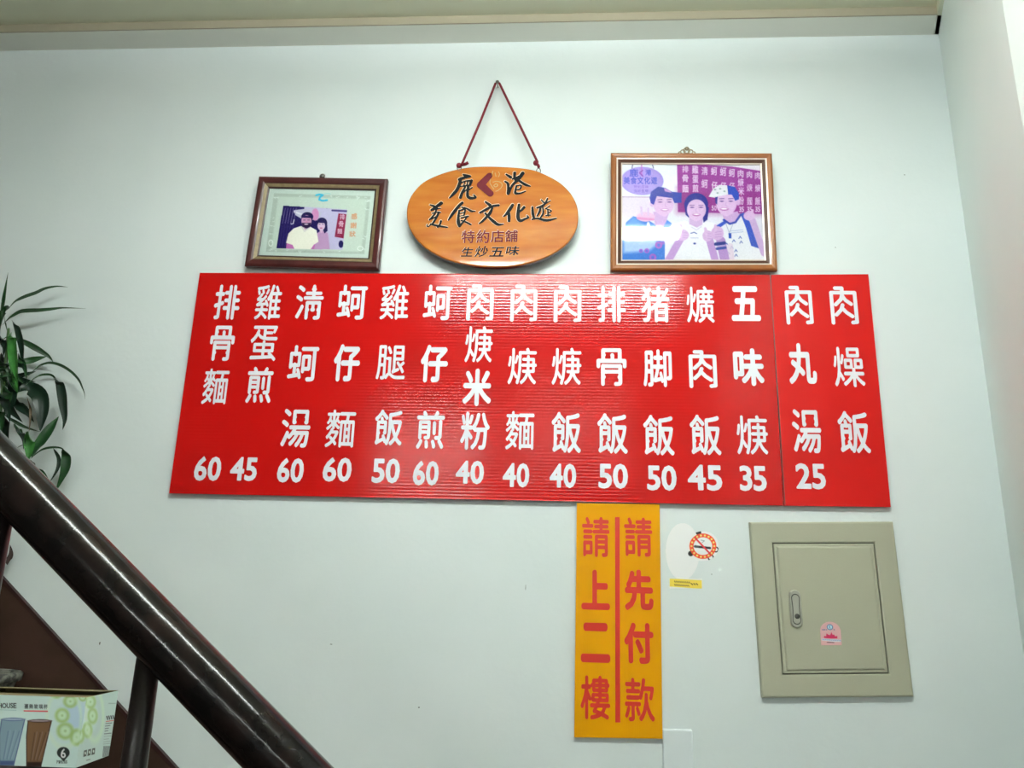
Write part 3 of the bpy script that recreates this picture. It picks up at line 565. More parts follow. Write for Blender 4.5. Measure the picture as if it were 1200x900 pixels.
# ---------------------------------------------------------------- menu boards
def ribbed(name, m, quad, y, thick, ribs, vertical, parent, amp=.00012):
    """fluted plastic sheet: quad TL, TR, BR, BL in (x, z)"""
    n = ribs * 4 + 1; v = []; f = []
    TL, TR, BR, BL = [Vector((p[0], 0, p[1])) for p in quad]
    for i in range(n):
        t = i / (n - 1); a = amp * math.cos(2 * PI * t * ribs)
        if vertical: p, q = TL.lerp(TR, t), BL.lerp(BR, t)
        else: p, q = TL.lerp(BL, t), TR.lerp(BR, t)
        v += [(p.x, y - a, p.z), (q.x, y - a, q.z)]
    for i in range(n - 1): f.append((2 * i, 2 * i + 1, 2 * i + 3, 2 * i + 2))
    o = mesh_obj(name, v, f, m, parent, True)
    bm = bmesh.new(); bm.from_mesh(o.data); bmesh.ops.recalc_face_normals(bm, faces=bm.faces)
    if sum(q.normal.y for q in bm.faces) > 0: bmesh.ops.reverse_faces(bm, faces=bm.faces)
    # give the sheet its body: walls and back
    q = [TL, TR, BR, BL]; r = inset([(p.x, p.z) for p in q], .0001)
    w = [bm.verts.new((x, y + .0001, z)) for x, z in r] + [bm.verts.new((x, y + thick, z)) for x, z in r]
    for i in range(4): bm.faces.new((w[i], w[(i + 1) % 4], w[4 + (i + 1) % 4], w[4 + i]))
    bm.faces.new((w[4], w[5], w[6], w[7]))
    bm.to_mesh(o.data); bm.free()
    for p in o.data.polygons: p.use_smooth = len(p.vertices) == 4 and p.index < n - 1
    return o

def local(q, ox, oz): return [(x - ox, z - oz) for x, z in q]
def pads(parent, pts, y0, y1=-.0003):
    for x, z in pts: box('foam_pad', M['back'], (x - .02, x + .02, y0, y1, z - .02, z + .02), parent)

ox, oz = (MAIN_Q[3][0] + MAIN_Q[2][0]) / 2, MAIN_Q[3][1]
mb = empty('menu_board', (ox, 0, oz))
ribbed('sheet', M['red'], local(MAIN_Q, ox, oz), -.015, .005, 72, False, mb)
pads(mb, [(-.7, .1), (.7, .1), (-.7, .55), (.7, .55), (0, .1), (0, .55)], -.0099)
for ch, x, z, w, h in MENU:
    letter(ch, 'digit' if ch[0].isdigit() else 'round', x - ox, z - oz, w, h, -.0156, M['vinyl'], mb, 'price' if ch[0].isdigit() else 'character')
box('edge_strip', M['steel'], (MAIN_Q[1][0] - ox - .0008, MAIN_Q[1][0] - ox + .0008, -.0158, -.0135, .001, .648), mb)
tag(mb, 'long red ribbed plastic menu board with white dish names and prices', 'menu board')
ox, oz = (RIGHT_Q[3][0] + RIGHT_Q[2][0]) / 2, RIGHT_Q[3][1]
rb = empty('menu_board', (ox, 0, oz))
ribbed('sheet', M['red2'], local(RIGHT_Q, ox, oz), -.015, .005, 72, False, rb, .00004)
pads(rb, [(-.08, .1), (.08, .1), (-.08, .55), (.08, .55)], -.0099)
for ch, x, z, w, h in MENU_RIGHT:
    letter(ch, 'digit' if ch[0].isdigit() else 'round', x - ox, z - oz, w, h, -.0156, M['vinyl'], rb, 'price' if ch[0].isdigit() else 'character')
tag(rb, 'narrow bright red add-on menu board with two columns, at right end of the long board', 'menu board')

# yellow sign
ox, oz = (YEL_Q[3][0] + YEL_Q[2][0]) / 2, YEL_Q[3][1]
ys_ = empty('payment_sign', (ox, 0, oz))
ribbed('sheet', M['yellow'], local(YEL_Q, ox, oz), -.011, .005, 40, True, ys_, .00010)
pads(ys_, [(-.06, .06), (.06, .06), (-.06, .5), (.06, .5)], -.0059)
for ch, x, z, w, h in YELLOW: letter(ch, 'roundb', x - ox, z - oz, w, h, -.0115, M['redv'], ys_, 'character')
q = local(YLINE, ox, oz)
mesh_obj('divider_line', [(x, -.0115, z) for x, z in q], [(0, 3, 2, 1)], M['redv'], ys_)
tag(ys_, 'tall yellow plastic sign with eight red characters and red line, below the menu board', 'sign')

# ---------------------------------------------------------------- oval wooden sign on a rope
sg = empty('wooden_sign', SIGN_O, (SIGN_TILT, 0, 0))
def smooth_loop(P, k=4):
    n = len(P); o = []
    for i in range(n):
        p0, p1, p2, p3 = (np.array(P[(i + j) % n]) for j in (-1, 0, 1, 2))
        for t in np.arange(k) / k: o.append(tuple(.5 * ((2 * p1) + (p2 - p0) * t + (2 * p0 - 5 * p1 + 4 * p2 - p3) * t * t + (3 * p1 - p0 - 3 * p2 + p3) * t ** 3)))
    return o
out = smooth_loop(SIGN_OUT)
bm = bmesh.new(); loops = []
for d_, y in ((.0032, 0), (.0012, .0008), (0, .003)):
    l = out if d_ == 0 else inset(out, d_)
    loops.append([bm.verts.new((x, y, z)) for x, z in l])
n = len(out)
bm.faces.new(loops[0])
for a, b_ in zip(loops, loops[1:]):
    for i in range(n): bm.faces.new((a[i], b_[i], b_[(i + 1) % n], a[(i + 1) % n]))
pl = bm_obj('panel', bm, M['wood'], sg)
for p in pl.data.polygons: p.use_smooth = len(p.vertices) == 4
bm = bmesh.new(); loops = []
for d_, y in ((.0003, .003), (0, .004), (0, .016), (.004, .020)):
    l = out if d_ == 0 else inset(out, d_)
    loops.append([bm.verts.new((x, y, z)) for x, z in l])
for a, b_ in zip(loops, loops[1:]):
    for i in range(n): bm.faces.new((a[i], b_[i], b_[(i + 1) % n], a[(i + 1) % n]))
bm.faces.new(loops[-1])
bm_obj('edge', bm, M['woodedge'], sg)
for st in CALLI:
    brush(st, -.0004, M['glint'], sg, 'painted_glint', .0009, (-.0007, .0009))  # highlight along the stroke edges, painted as a pale offset copy
    brush(st, -.0008, M['ink'], sg, 'character')
brush(EMB_HOOK, -.0008, M['maroon'], sg, 'emblem', -.001)
brush(EMB_GOLD, -.0008, M['gold'], sg, 'emblem_outline')
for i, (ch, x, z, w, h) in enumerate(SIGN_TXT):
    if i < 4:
        letter(ch, 'bold', x - .0006, z + .0008, w * 1.03, h * 1.03, -.0004, M['glint'], sg, 'painted_glint')  # same painted bevel highlight behind the small characters
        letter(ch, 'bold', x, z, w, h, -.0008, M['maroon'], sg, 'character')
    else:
        letter(ch, 'thin', x - .0008, z + .0008, w, h, -.0004, M['glint'], sg, 'painted_glint', .18)
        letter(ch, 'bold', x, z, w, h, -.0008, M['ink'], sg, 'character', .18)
tag(sg, 'oval varnished wooden sign with carved black characters hanging from a red rope', 'sign')
inv = (Matrix.Translation(SIGN_O) @ Matrix.Rotation(SIGN_TILT, 4, 'X')).inverted()
L2 = lambda p: inv @ Vector(p)
a, t_, b_ = ROPE
rope_pts = [L2(a), L2(((a[0] + t_[0]) / 2, -.05, (a[2] + t_[2]) / 2)), L2((t_[0] - .006, -.022, t_[2] - .002)), L2((t_[0], -.021, t_[2] + .003)), L2((t_[0] + .006, -.022, t_[2] - .002)), L2(((b_[0] + t_[0]) / 2, -.05, (b_[2] + t_[2]) / 2)), L2(b_)]
rp = tube_obj('rope', M['rope'], rope_pts, .0036, sg, n=10)
for (p, q_) in ((ROPE_K[0], ROPE_K[1]), (ROPE_K[2], ROPE_K[3])):
    bm = bmesh.new()
    r = bmesh.ops.create_icosphere(bm, subdivisions=2, radius=.0085, matrix=Matrix.Translation(L2(p)))
    tube(bm, [L2(p), L2(q_), L2(q_) + Vector((.006 if p is ROPE_K[0] else .001, 0, .004 if p is ROPE_K[0] else -.006))], .0045, 8)
    bm_obj('knot', bm, M['rope'], rp, True)
for kp in (ROPE_K[4], ROPE_K[0]):
    c_ = L2(kp) + Vector((0, .006, -.004)); ring_pts = [c_ + Vector((.006 * math.cos(t), 0, .010 * math.sin(t))) for t in np.linspace(0, 2 * PI, 17)]
    tube_obj('screw_eye', M['steel'], ring_pts, .0014, sg, n=6)
nl = lathe('nail', M['steel'], [(0, 0), (.0018, 0), (.0018, .026), (.0055, .027), (.0055, .029), (0, .0295)], None, 12, loc=(t_[0], 0, t_[2] - .001), rot=(PI / 2, 0, 0))
tag(nl, 'small steel nail in the wall holding the red rope', 'nail')

# ---------------------------------------------------------------- framed pictures
def picture_frame(name, O, quad, tilt, widths, mats, canvas, open_label, label, back_y=.016, hang=None):
    """quad TL,TR,BR,BL local to O (x, z); widths: insets of successive mouldings"""
    t = empty(name, O, (math.radians(tilt), 0, 0))
    a, b, c, d = widths
    ring('frame_side', mats[0], quad, [(0, .004), (0, back_y), (a + .001, back_y), (a, .0015), (a * .8, 0), (a * .35, -.001), (a * .1, .001)], t, sides=True)
    ring('fillet', mats[1], quad, [(a - .0002, .0010), (a - .0002, .008), (b + .0004, .008), (b, .0018)], t)
    ring('inner_moulding', mats[2], quad, [(b, .0022), (b, .009), (c + .0004, .009), (c, .0062)], t)
    ring('inner_fillet', mats[3], quad, [(c, .0055), (c, .011), (d, .011), (d, .0068)], t)
    qi = inset(quad, d - .0005)
    q3 = [(x, .0102, z) for x, z in qi]
    canvas.build('photo_print', q3, M['photo'], t)
    mesh_obj('glass', [(x, .0088, z) for x, z in inset(quad, d - .0006)], [(0, 3, 2, 1)], M['glass'], t)
    prism('backing', M['back'], inset(quad, a * .5), .0112, back_y - .0005, t)
    tag(t, label, 'picture'); return t

# right picture: group of three in front of a purple menu
cv = Canvas(250, 178, [(145, 200), (967, 203), (995, 778), (140, 773)], (226, 226, 236), .85)
INK = (70, 85, 200); SK = (222, 190, 226); PUR = (160, 66, 160); BL = (62, 92, 196)
cv.poly([(140, 195), (470, 195), (470, 390), (140, 390)], (232, 236, 244))
cv.ell(265, 298, 128, 84, (168, 150, 222)); cv.ell(255, 292, 110, 68, (182, 160, 228), .7, 20)
cv.line([(210, 195), (204, 222)], 5, (60, 60, 120)); cv.line([(325, 195), (333, 222)], 5, (60, 60, 120)); cv.line([(262, 195), (262, 262)], 8, (205, 120, 205), .8)
for ch, b_ in zip('鹿港', ((190, 228, 240, 272), (285, 230, 318, 264))): cv.glyph(ch, *b_, INK)
cv.line([(268, 235), (250, 250), (268, 268)], 8, (150, 90, 180))
for i, ch in enumerate('美食文化遊'): cv.glyph(ch, 155 + i * 41, 274, 190 + i * 41, 316, INK)
for i, ch in enumerate('特約店舖'): cv.glyph(ch, 216 + i * 22, 324, 235 + i * 22, 340, (140, 110, 200), 'thin')
for i, ch in enumerate('生炒五味'): cv.glyph(ch, 216 + i * 22, 348, 235 + i * 22, 364, (110, 90, 190), 'thin')
cv.poly([(140, 392), (330, 394), (330, 520), (140, 520)], (226, 216, 232)); cv.line([(140, 392), (320, 394)], 5, (180, 150, 190))
cv.poly([(474, 198), (600, 200), (800, 212), (967, 238), (985, 498), (478, 484)], PUR)
cv.poly([(478, 340), (980, 360), (985, 498), (478, 484)], (150, 48, 136), .6, 60)
cv.poly([(600, 196), (970, 196), (970, 236), (800, 210)], (236, 230, 240))
T = [('排', 505, 208, 541, 247), ('骨', 505, 262, 541, 304), ('麵', 505, 322, 541, 366), ('雞', 563, 206, 600, 254), ('蛋', 565, 264, 600, 310), ('煎', 567, 320, 600, 364), ('淸', 620, 216, 656, 262),
     ('蚵', 620, 290, 656, 340), ('蚵', 676, 216, 711, 264), ('仔', 680, 302, 714, 348), ('蚵', 730, 218, 766, 268), ('仔', 732, 306, 766, 352), ('蚵', 782, 226, 817, 274), ('仔', 785, 308, 816, 350),
     ('肉', 835, 232, 868, 277), ('焿', 836, 285, 869, 330), ('米', 838, 336, 872, 384), ('粉', 838, 392, 871, 440), ('肉', 888, 240, 919, 280), ('焿', 889, 318, 920, 360), ('麵', 890, 396, 921, 442),
     ('肉', 937, 246, 968, 287), ('焿', 938, 321, 969, 363), ('飯', 938, 396, 969, 442)]
for ch, *b_ in T: cv.glyph(ch, *b_, (236, 226, 244), 'bold')
for x in (843, 891, 939): cv.glyph('3', x, 453, x + 13, 484, (236, 226, 244)); cv.glyph('5', x + 15, 453, x + 29, 484, (236, 226, 244))
cv.glyph('5', 680, 446, 693, 475, (236, 226, 244)); cv.glyph('0', 696, 446, 708, 475, (236, 226, 244))
# bodies
cv.poly([(150, 600), (165, 545), (210, 508), (290, 525), (345, 560), (375, 590), (412, 530), (442, 552), (420, 640), (405, 700), (405, 780), (135, 780), (135, 650)], (72, 132, 214))
cv.poly([(165, 560), (210, 512), (330, 600), (330, 640), (160, 640)], (110, 170, 226), .7, 14)
cv.poly([(150, 610), (345, 596), (350, 680), (300, 720), (150, 728)], (206, 222, 244), .8, 20)
cv.poly([(330, 480), (425, 490), (408, 540), (378, 592), (340, 560)], (206, 176, 220))
for x, y, r in ((362, 682, 22), (290, 716, 15), (326, 756, 22), (255, 716, 12), (388, 668, 10)): cv.ell(x, y, r, r, (176, 110, 206)); cv.ell(x, y, r * .45, r * .45, (100, 120, 214))
cv.line([(350, 622), (406, 620)], 4, (225, 230, 245)); cv.line([(350, 636), (406, 634)], 4, (225, 230, 245))
cv.ell(285, 512, 56, 28, (226, 190, 222)); cv.line([(238, 520), (330, 528)], 14, (220, 150, 200)); cv.line([(262, 498), (258, 455)], 12, (214, 190, 226)); cv.line([(300, 500), (300, 462)], 10, (214, 190, 226))
cv.line([(300, 550), (302, 590)], 16, (214, 220, 240))
# woman in the middle
cv.poly([(398, 780), (400, 640), (440, 560), (522, 532), (590, 578), (640, 540), (705, 552), (740, 640), (770, 780)], (236, 236, 242))
cv.poly([(470, 560), (460, 780), (430, 780), (430, 600)], (222, 220, 232), .6, 12)
cv.ell(588, 438, 71, 68, (48, 52, 150)); cv.poly([(640, 430), (664, 460), (655, 530), (632, 548), (622, 500)], (44, 50, 150)); cv.poly([(515, 430), (524, 500), (545, 520), (545, 430)], (48, 52, 150))
cv.poly([(548, 500), (630, 500), (624, 560), (592, 578), (545, 556)], (206, 176, 218))
cv.ell(589, 470, 57, 62, SK); cv.ell(589, 510, 36, 28, SK)
for x in (563, 616): cv.ell(x, 456, 12, 3.4, (90, 60, 140)); cv.line([(x - 14, 443), (x + 13, 443)], 3.5, (110, 80, 150))
cv.line([(589, 462), (584, 480), (594, 482)], 2.5, (190, 150, 204)); cv.ell(589, 500, 24, 8.5, (176, 96, 170)); cv.ell(589, 498, 19, 4.5, (245, 240, 248))
cv.line([(560, 575), (590, 592), (618, 572)], 3, (190, 180, 215)); cv.line([(555, 612), (575, 606), (590, 614)], 5, (70, 90, 170)); cv.ell(578, 674, 8, 6, (60, 80, 160)); cv.line([(556, 640), (600, 640)], 2.5, (150, 150, 200))
for fx, fy, tx, ty, ax, ay in ((502, 622, 492, 566, 420, 775), (655, 628, 642, 584, 700, 772)):
    cv.line([(fx - 8 if fx < 600 else fx + 12, fy + 22), (ax, ay)], 44, (196, 160, 214)); cv.ell(fx, fy, 42 if fx < 600 else 30, 34, (220, 188, 226)); cv.line([(fx - 8, fy - 12), (tx, ty)], 17, (224, 194, 228))
    for k in range(3): cv.line([(fx + 2, fy - 14 + k * 15), (fx + 32 if fx < 600 else fx + 22, fy - 12 + k * 15)], 2.2, (186, 150, 206))
# man on the left
cv.ell(392, 438, 62, 62, SK); cv.poly([(332, 430), (452, 430), (438, 480), (402, 512), (368, 500), (340, 470)], SK); cv.ell(322, 432, 12, 20, (214, 180, 222))
cv.poly([(308, 398), (318, 362), (360, 332), (402, 338), (442, 362), (500, 368), (500, 428), (458, 430), (444, 400), (352, 388), (334, 440), (316, 430)], (56, 66, 170))
cv.poly([(395, 338), (432, 356), (440, 368), (400, 360)], (196, 150, 214)); cv.poly([(446, 370), (500, 370), (499, 426), (460, 424)], (48, 70, 176))
for x in (372, 427): cv.ell(x, 424, 12, 3.4, (90, 60, 140)); cv.line([(x - 14, 410), (x + 12, 408)], 4, (100, 70, 140))
cv.line([(404, 428), (402, 448), (412, 450)], 2.5, (188, 148, 202)); cv.ell(400, 470, 24, 7.5, (180, 120, 184)); cv.ell(400, 469, 19, 4.2, (246, 242, 250))
# man on the right
cv.poly([(700, 600), (728, 548), (800, 548), (850, 506), (935, 590), (998, 780), (770, 780), (742, 690)], (232, 232, 238))
cv.poly([(852, 496), (872, 488), (930, 580), (968, 708), (916, 690), (884, 580)], BL); cv.poly([(698, 572), (756, 536), (768, 552), (716, 588)], BL)
cv.poly([(744, 500), (835, 480), (846, 512), (800, 556), (756, 538)], (206, 172, 216)); cv.line([(752, 532), (788, 556), (822, 546), (852, 502)], 13, (58, 76, 176))
cv.ell(768, 430, 62, 72, SK); cv.poly([(712, 440), (735, 495), (768, 512), (806, 494), (826, 440)], SK); cv.ell(838, 424, 11, 22, (216, 182, 222))
cv.poly([(662, 392), (690, 344), (724, 322), (772, 324), (780, 378), (722, 390), (700, 398)], (226, 228, 234)); cv.poly([(772, 324), (818, 334), (842, 372), (842, 408), (820, 418), (800, 380), (778, 380)], (50, 84, 190))
cv.poly([(700, 396), (716, 392), (712, 440), (702, 430)], (56, 56, 150))
for x, y in ((700, 350), (730, 345), (756, 360), (715, 370)): cv.ell(x, y, 7, 5, (150, 170, 170))
for x in (740, 794): cv.ell(x, 420, 12, 3.6, (84, 56, 136)); cv.line([(x - 14, 405), (x + 13, 404)], 4.5, (90, 60, 140))
cv.line([(766, 424), (760, 446), (772, 448)], 2.5, (188, 148, 202)); cv.ell(755, 467, 26, 9, (176, 100, 172)); cv.ell(754, 465, 20, 5, (248, 244, 250))
cv.line([(765, 555), (785, 610), (806, 560)], 2.5, (130, 140, 180)); cv.poly([(780, 612), (798, 612), (798, 644), (782, 644)], (50, 90, 190))
for k, (x, y) in enumerate(((770, 680), (800, 700), (825, 720), (780, 735), (850, 640), (856, 668), (812, 660), (826, 748), (776, 760))): cv.line([(x - 8, y + 6), (x, y - 8), (x + 8, y + 4)], 4.5, (66, 90, 176))
cv.line([(790, 690), (800, 775)], 34, (222, 202, 220), .8)
for y in (600, 612): cv.line([(790, y), (868, y - 8)], 2.5, (130, 150, 200))
cv.line([(735, 660), (760, 780)], 56, (186, 150, 208)); cv.ell(714, 612, 38, 42, (218, 184, 224)); cv.line([(704, 600), (702, 566)], 16, (222, 190, 226))
for k in range(3): cv.line([(700, 606 + k * 15), (738, 602 + k * 15)], 2.4, (180, 140, 200))
cv.line([(704, 678), (756, 672)], 20, (50, 66, 150)); cv.line([(712, 706), (762, 700)], 16, (62, 84, 170)); cv.line([(708, 692), (758, 686)], 4, (190, 190, 220))
cv.line([(925, 540), (992, 735)], 38, (206, 176, 218)); cv.ell(904, 508, 34, 28, (222, 190, 226)); cv.line([(920, 500), (924, 474)], 13, (224, 192, 226))
cv.noise(2.5, 3, 2)
O, q = FRR
fr = picture_frame('picture_frame', O, q, 3.3, (.0165, .0205, .0300, .0335), (M['honey'], M['fillet'], M['brown'], M['fillet']), cv, '',
                   'honey-brown wooden frame with group photo of three people before a purple menu', .017)
hb = lathe('hanger', M['brass'], [(0, 0), (.006, 0), (.006, .003), (0, .004)], fr, 12, loc=(.223, .008, .376), rot=(PI / 2, 0, 0))
bm = bmesh.new()
for cx_, r, z_ in ((-.011, .0065, .368), (.011, .0065, .368), (0, .009, .372), (-.020, .004, .364), (.020, .004, .364)):
    tube(bm, [(.223 + cx_ + r * math.cos(t), .010, z_ + r * math.sin(t)) for t in np.linspace(0, 2 * PI, 13)], .0019, 6, False)
tube(bm, [(.201, .010, .3605), (.245, .010, .3600)], .0022, 6)
bm_obj('hanger_scroll', bm, M['brass'], hb, True).matrix_parent_inverse = (Matrix.Translation((.223, .008, .376)) @ Matrix.Rotation(PI / 2, 4, 'X')).inverted()

# left picture: certificate plate with a couple's photo
cv = Canvas(230, 172, [(222, 203), (998, 218), (945, 716), (150, 690)], (204, 218, 210), .98)
cv.poly([(255, 238), (962, 258), (915, 682), (200, 662)], (182, 196, 186)); cv.poly([(285, 262), (935, 280), (893, 665), (238, 645)], (202, 216, 206), 1, 10)
r_ = random.Random(3)
for k in range(46):
    t = r_.random(); side = k % 4
    P0 = [(255, 240), (962, 260), (915, 680), (200, 660)]; a_, b_ = P0[side], P0[(side + 1) % 4]
    x = a_[0] + (b_[0] - a_[0]) * t; y = a_[1] + (b_[1] - a_[1]) * t; x += (560 - x) * .05; y += (460 - y) * .05
    w_ = r_.uniform(8, 20); cv.line([(x, y), (x + w_ * r_.uniform(-1, 1), y + w_ * r_.uniform(-.8, .8)), (x + w_, y + r_.uniform(-8, 8))], 3.5, (232, 242, 238) if k % 3 else (160, 176, 166), .8)
cv.ringe(885, 640, 20, 15, 5, (232, 240, 236)); cv.ringe(235, 598, 15, 22, 5, (232, 240, 236))
cv.line([(562, 252), (585, 246), (612, 250), (590, 266), (584, 284), (610, 292), (642, 288)], 13, (60, 190, 222)); cv.line([(612, 246), (640, 238), (666, 242)], 5, (150, 210, 210))
for ch, *b_ in (('感', 820, 384, 862, 426), ('謝', 814, 450, 858, 492), ('狀', 806, 514, 850, 554)): cv.glyph(ch, *b_, (216, 132, 84), 'bold', .9)
Pq = [(322, 327), (790, 355), (755, 650), (275, 636)]
sub = Canvas(4, 4, [(0, 0), (1, 0), (1, 1), (0, 1)], (0, 0, 0))
def inside_only(fn):
    keep = cv.C.copy(); fn(); E = [(*a, *b) for a, b in zip(Pq, Pq[1:] + Pq[:1])]; ins = np.zeros(cv.X.shape, bool)
    for ax, ay, bx, by in E:
        ins ^= (cv.Y > min(ay, by)) & (cv.Y <= max(ay, by)) & (cv.X < ax + (cv.Y - ay) / (by - ay) * (bx - ax))
    cv.C = np.where(ins[..., None], cv.C, keep)
def photo_left():
    cv.poly(Pq, (198, 194, 222))
    cv.poly([(300, 320), (474, 322), (478, 372), (560, 420), (590, 480), (590, 660), (260, 660)], (34, 24, 98))
    cv.poly([(400, 360), (470, 352), (560, 345), (600, 380), (590, 430), (470, 430), (410, 395)], (196, 196, 214)); cv.ell(556, 392, 26, 44, (214, 150, 196)); cv.line([(405, 372), (470, 395)], 12, (226, 226, 232))
    for k in range(5):
        x = 338 + k * 20; cv.line([(x, 345), (x - 20, 455)], 3.2, (170, 160, 200), .85); cv.line([(x - 22, 470), (x - 40, 620)], 2, (90, 80, 160), .7)
    cv.line([(402, 430), (396, 458), (380, 460)], 7, (220, 220, 230)); cv.line([(680, 362), (795, 368)], 13, (70, 60, 130)); cv.ell(640, 342, 6, 6, (80, 70, 130))
    cv.poly([(725, 384), (784, 390), (763, 566), (698, 554)], (150, 34, 78))
    for ch, *b_ in (('排', 736, 390, 772, 428), ('骨', 728, 440, 763, 482), ('麵', 718, 494, 752, 532)): cv.glyph(ch, *b_, (230, 214, 228))
    cv.line([(706, 544), (744, 548)], 4, (180, 90, 120)); cv.ell(744, 608, 18, 27, (30, 26, 96))
    cv.poly([(345, 640), (350, 590), (400, 560), (420, 650)], (202, 120, 188)); cv.poly([(500, 650), (560, 580), (580, 600), (560, 655)], (202, 120, 188))
    cv.poly([(548, 655), (568, 530), (600, 505), (650, 528), (664, 660)], (196, 160, 200)); cv.ell(604, 452, 39, 38, (32, 26, 92)); cv.poly([(618, 440), (642, 450), (646, 510), (624, 530), (612, 500)], (32, 26, 92))
    cv.ell(600, 474, 27, 33, (226, 200, 222)); cv.line([(582, 462), (592, 462)], 3.5, (60, 40, 100)); cv.line([(606, 462), (616, 462)], 3.5, (60, 40, 100)); cv.ell(599, 490, 10, 4, (190, 90, 140)); cv.poly([(576, 440), (626, 440), (620, 454), (580, 452)], (36, 28, 96))
    cv.poly([(590, 505), (610, 505), (606, 525), (594, 525)], (222, 190, 214))
    cv.poly([(345, 598), (362, 530), (400, 492), (455, 474), (486, 500), (520, 480), (566, 506), (580, 590), (545, 612), (520, 650), (410, 650), (392, 612)], (238, 238, 226))
    cv.line([(455, 478), (478, 515), (516, 486)], 3, (190, 184, 200)); cv.poly([(462, 470), (514, 472), (480, 505)], (206, 160, 190))
    cv.ell(498, 408, 44, 34, (28, 20, 80)); cv.ell(492, 440, 37, 44, (212, 162, 196)); cv.poly([(456, 415), (532, 418), (524, 402), (470, 398)], (28, 20, 80))
    cv.poly([(458, 452), (526, 452), (514, 484), (488, 492), (466, 480)], (44, 26, 72)); cv.ell(490, 462, 15, 4.5, (240, 220, 232)); cv.line([(470, 432), (484, 432)], 4, (50, 30, 80)); cv.line([(500, 432), (514, 432)], 4, (50, 30, 80)); cv.ell(492, 446, 6, 7, (218, 150, 180))
inside_only(photo_left)
cv.noise(2, 5, 2)
O, q = FRL
fl = picture_frame('picture_frame', O, q, 3.0, (.0205, .0222, .0315, .0355), (M['maho'], M['dark'], M['gilt'], M['dark']), cv, '',
                   'dark mahogany frame with silvery certificate plate and small photo of a couple', .020)
lathe('hanger', M['steel'], [(0, 0), (.007, 0), (.009, .004), (.005, .008), (0, .009)], fl, 12, loc=(.209, .010, .284), rot=(PI * .45, 0, 0))

# ---------------------------------------------------------------- electrical box in the wall
ox, oz = EB_OUT[3]
eb = empty('electrical_box', (ox, 0, oz))
qo = local(EB_OUT, ox, oz); qd = local(EB_DOOR, ox, oz)
wi = .054
ring('box_frame', M['steelbox'], qo, [(0, 0), (0, -.010), (.0015, -.0145), (.005, -.016), (wi - .004, -.016), (wi - .001, -.0145), (wi - .001, 0)], eb)
prism('recess', M['nickeld'], inset(qo, wi - .003), -.008, 0, eb)
bm = bmesh.new(); loops = []
qd2 = inset(qo, wi + .0015)
for d_, y in ((0, -.006), (0, -.0135), (.0012, -.0155), (.007, -.0160), (.0095, -.0190), (.012, -.0196)):
    loops.append([bm.verts.new((x, y, z)) for x, z in inset(qd2, d_)])
for a, b_ in zip(loops, loops[1:]):
    for i in range(4): bm.faces.new((a[i], b_[i], b_[(i + 1) % 4], a[(i + 1) % 4]))
bm.faces.new(loops[-1])
dr = bm_obj('door', bm, M['steelbox'], eb)
hq = local(EB_H, ox, oz); hx = (hq[0][0] + hq[1][0]) / 2; hz = (hq[0][1] + hq[2][1]) / 2; hw = .0148; hh = .046
def capsule_pts(cx_, cz_, w_, h_, n=12, waist=0.):
    o = []
    for k in range(n + 1): t = PI * k / n; o.append((cx_ + w_ * math.cos(t), cz_ + h_ - w_ + w_ * math.sin(t)))
    if waist: o += [(cx_ - w_ + waist, cz_ + .004), (cx_ - w_ + waist, cz_ - .004)]
    for k in range(n + 1): t = PI + PI * k / n; o.append((cx_ + w_ * math.cos(t), cz_ - h_ + w_ + w_ * math.sin(t)))
    if waist: o += [(cx_ + w_ - waist, cz_ - .004), (cx_ + w_ - waist, cz_ + .004)]
    return o
def stack(name, m, shapes, parent):
    bm = bmesh.new(); L = [[bm.verts.new((x, y, z)) for x, z in s] for s, y in shapes]; n = len(L[0])
    for a, b_ in zip(L, L[1:]):
        for i in range(n): bm.faces.new((a[i], b_[i], b_[(i + 1) % n], a[(i + 1) % n]))
    bm.faces.new(L[-1]); return bm_obj(name, bm, m, parent)
hd = stack('handle', M['nickel'], [(capsule_pts(hx, hz, hw, hh), -.019), (capsule_pts(hx, hz, hw, hh), -.0225), (capsule_pts(hx, hz, hw - .0025, hh - .0025), -.0262)], dr)
stack('handle_gap', M['nickeld'], [(capsule_pts(hx, hz - .001, hw - .0045, hh - .009, waist=.0014), -.0262), (capsule_pts(hx, hz - .001, hw - .0045, hh - .009, waist=.0014), -.0266)], hd)
stack('latch', M['nickel'], [(capsule_pts(hx, hz - .001, hw - .0062, hh - .0112, waist=.0014), -.0264), (capsule_pts(hx, hz - .001, hw - .0066, hh - .0116, waist=.0014), -.0275)], hd)
lathe('keyhole', M['nickeld'], [(0, 0), (.0062, 0), (.0062, .001), (0, .001)], hd, 20, loc=(hx + .0012, -.0270, hz - .018), rot=(PI / 2, 0, 0))
tag(eb, 'square beige metal electrical box with a door, set in wall at lower right', 'electrical box')
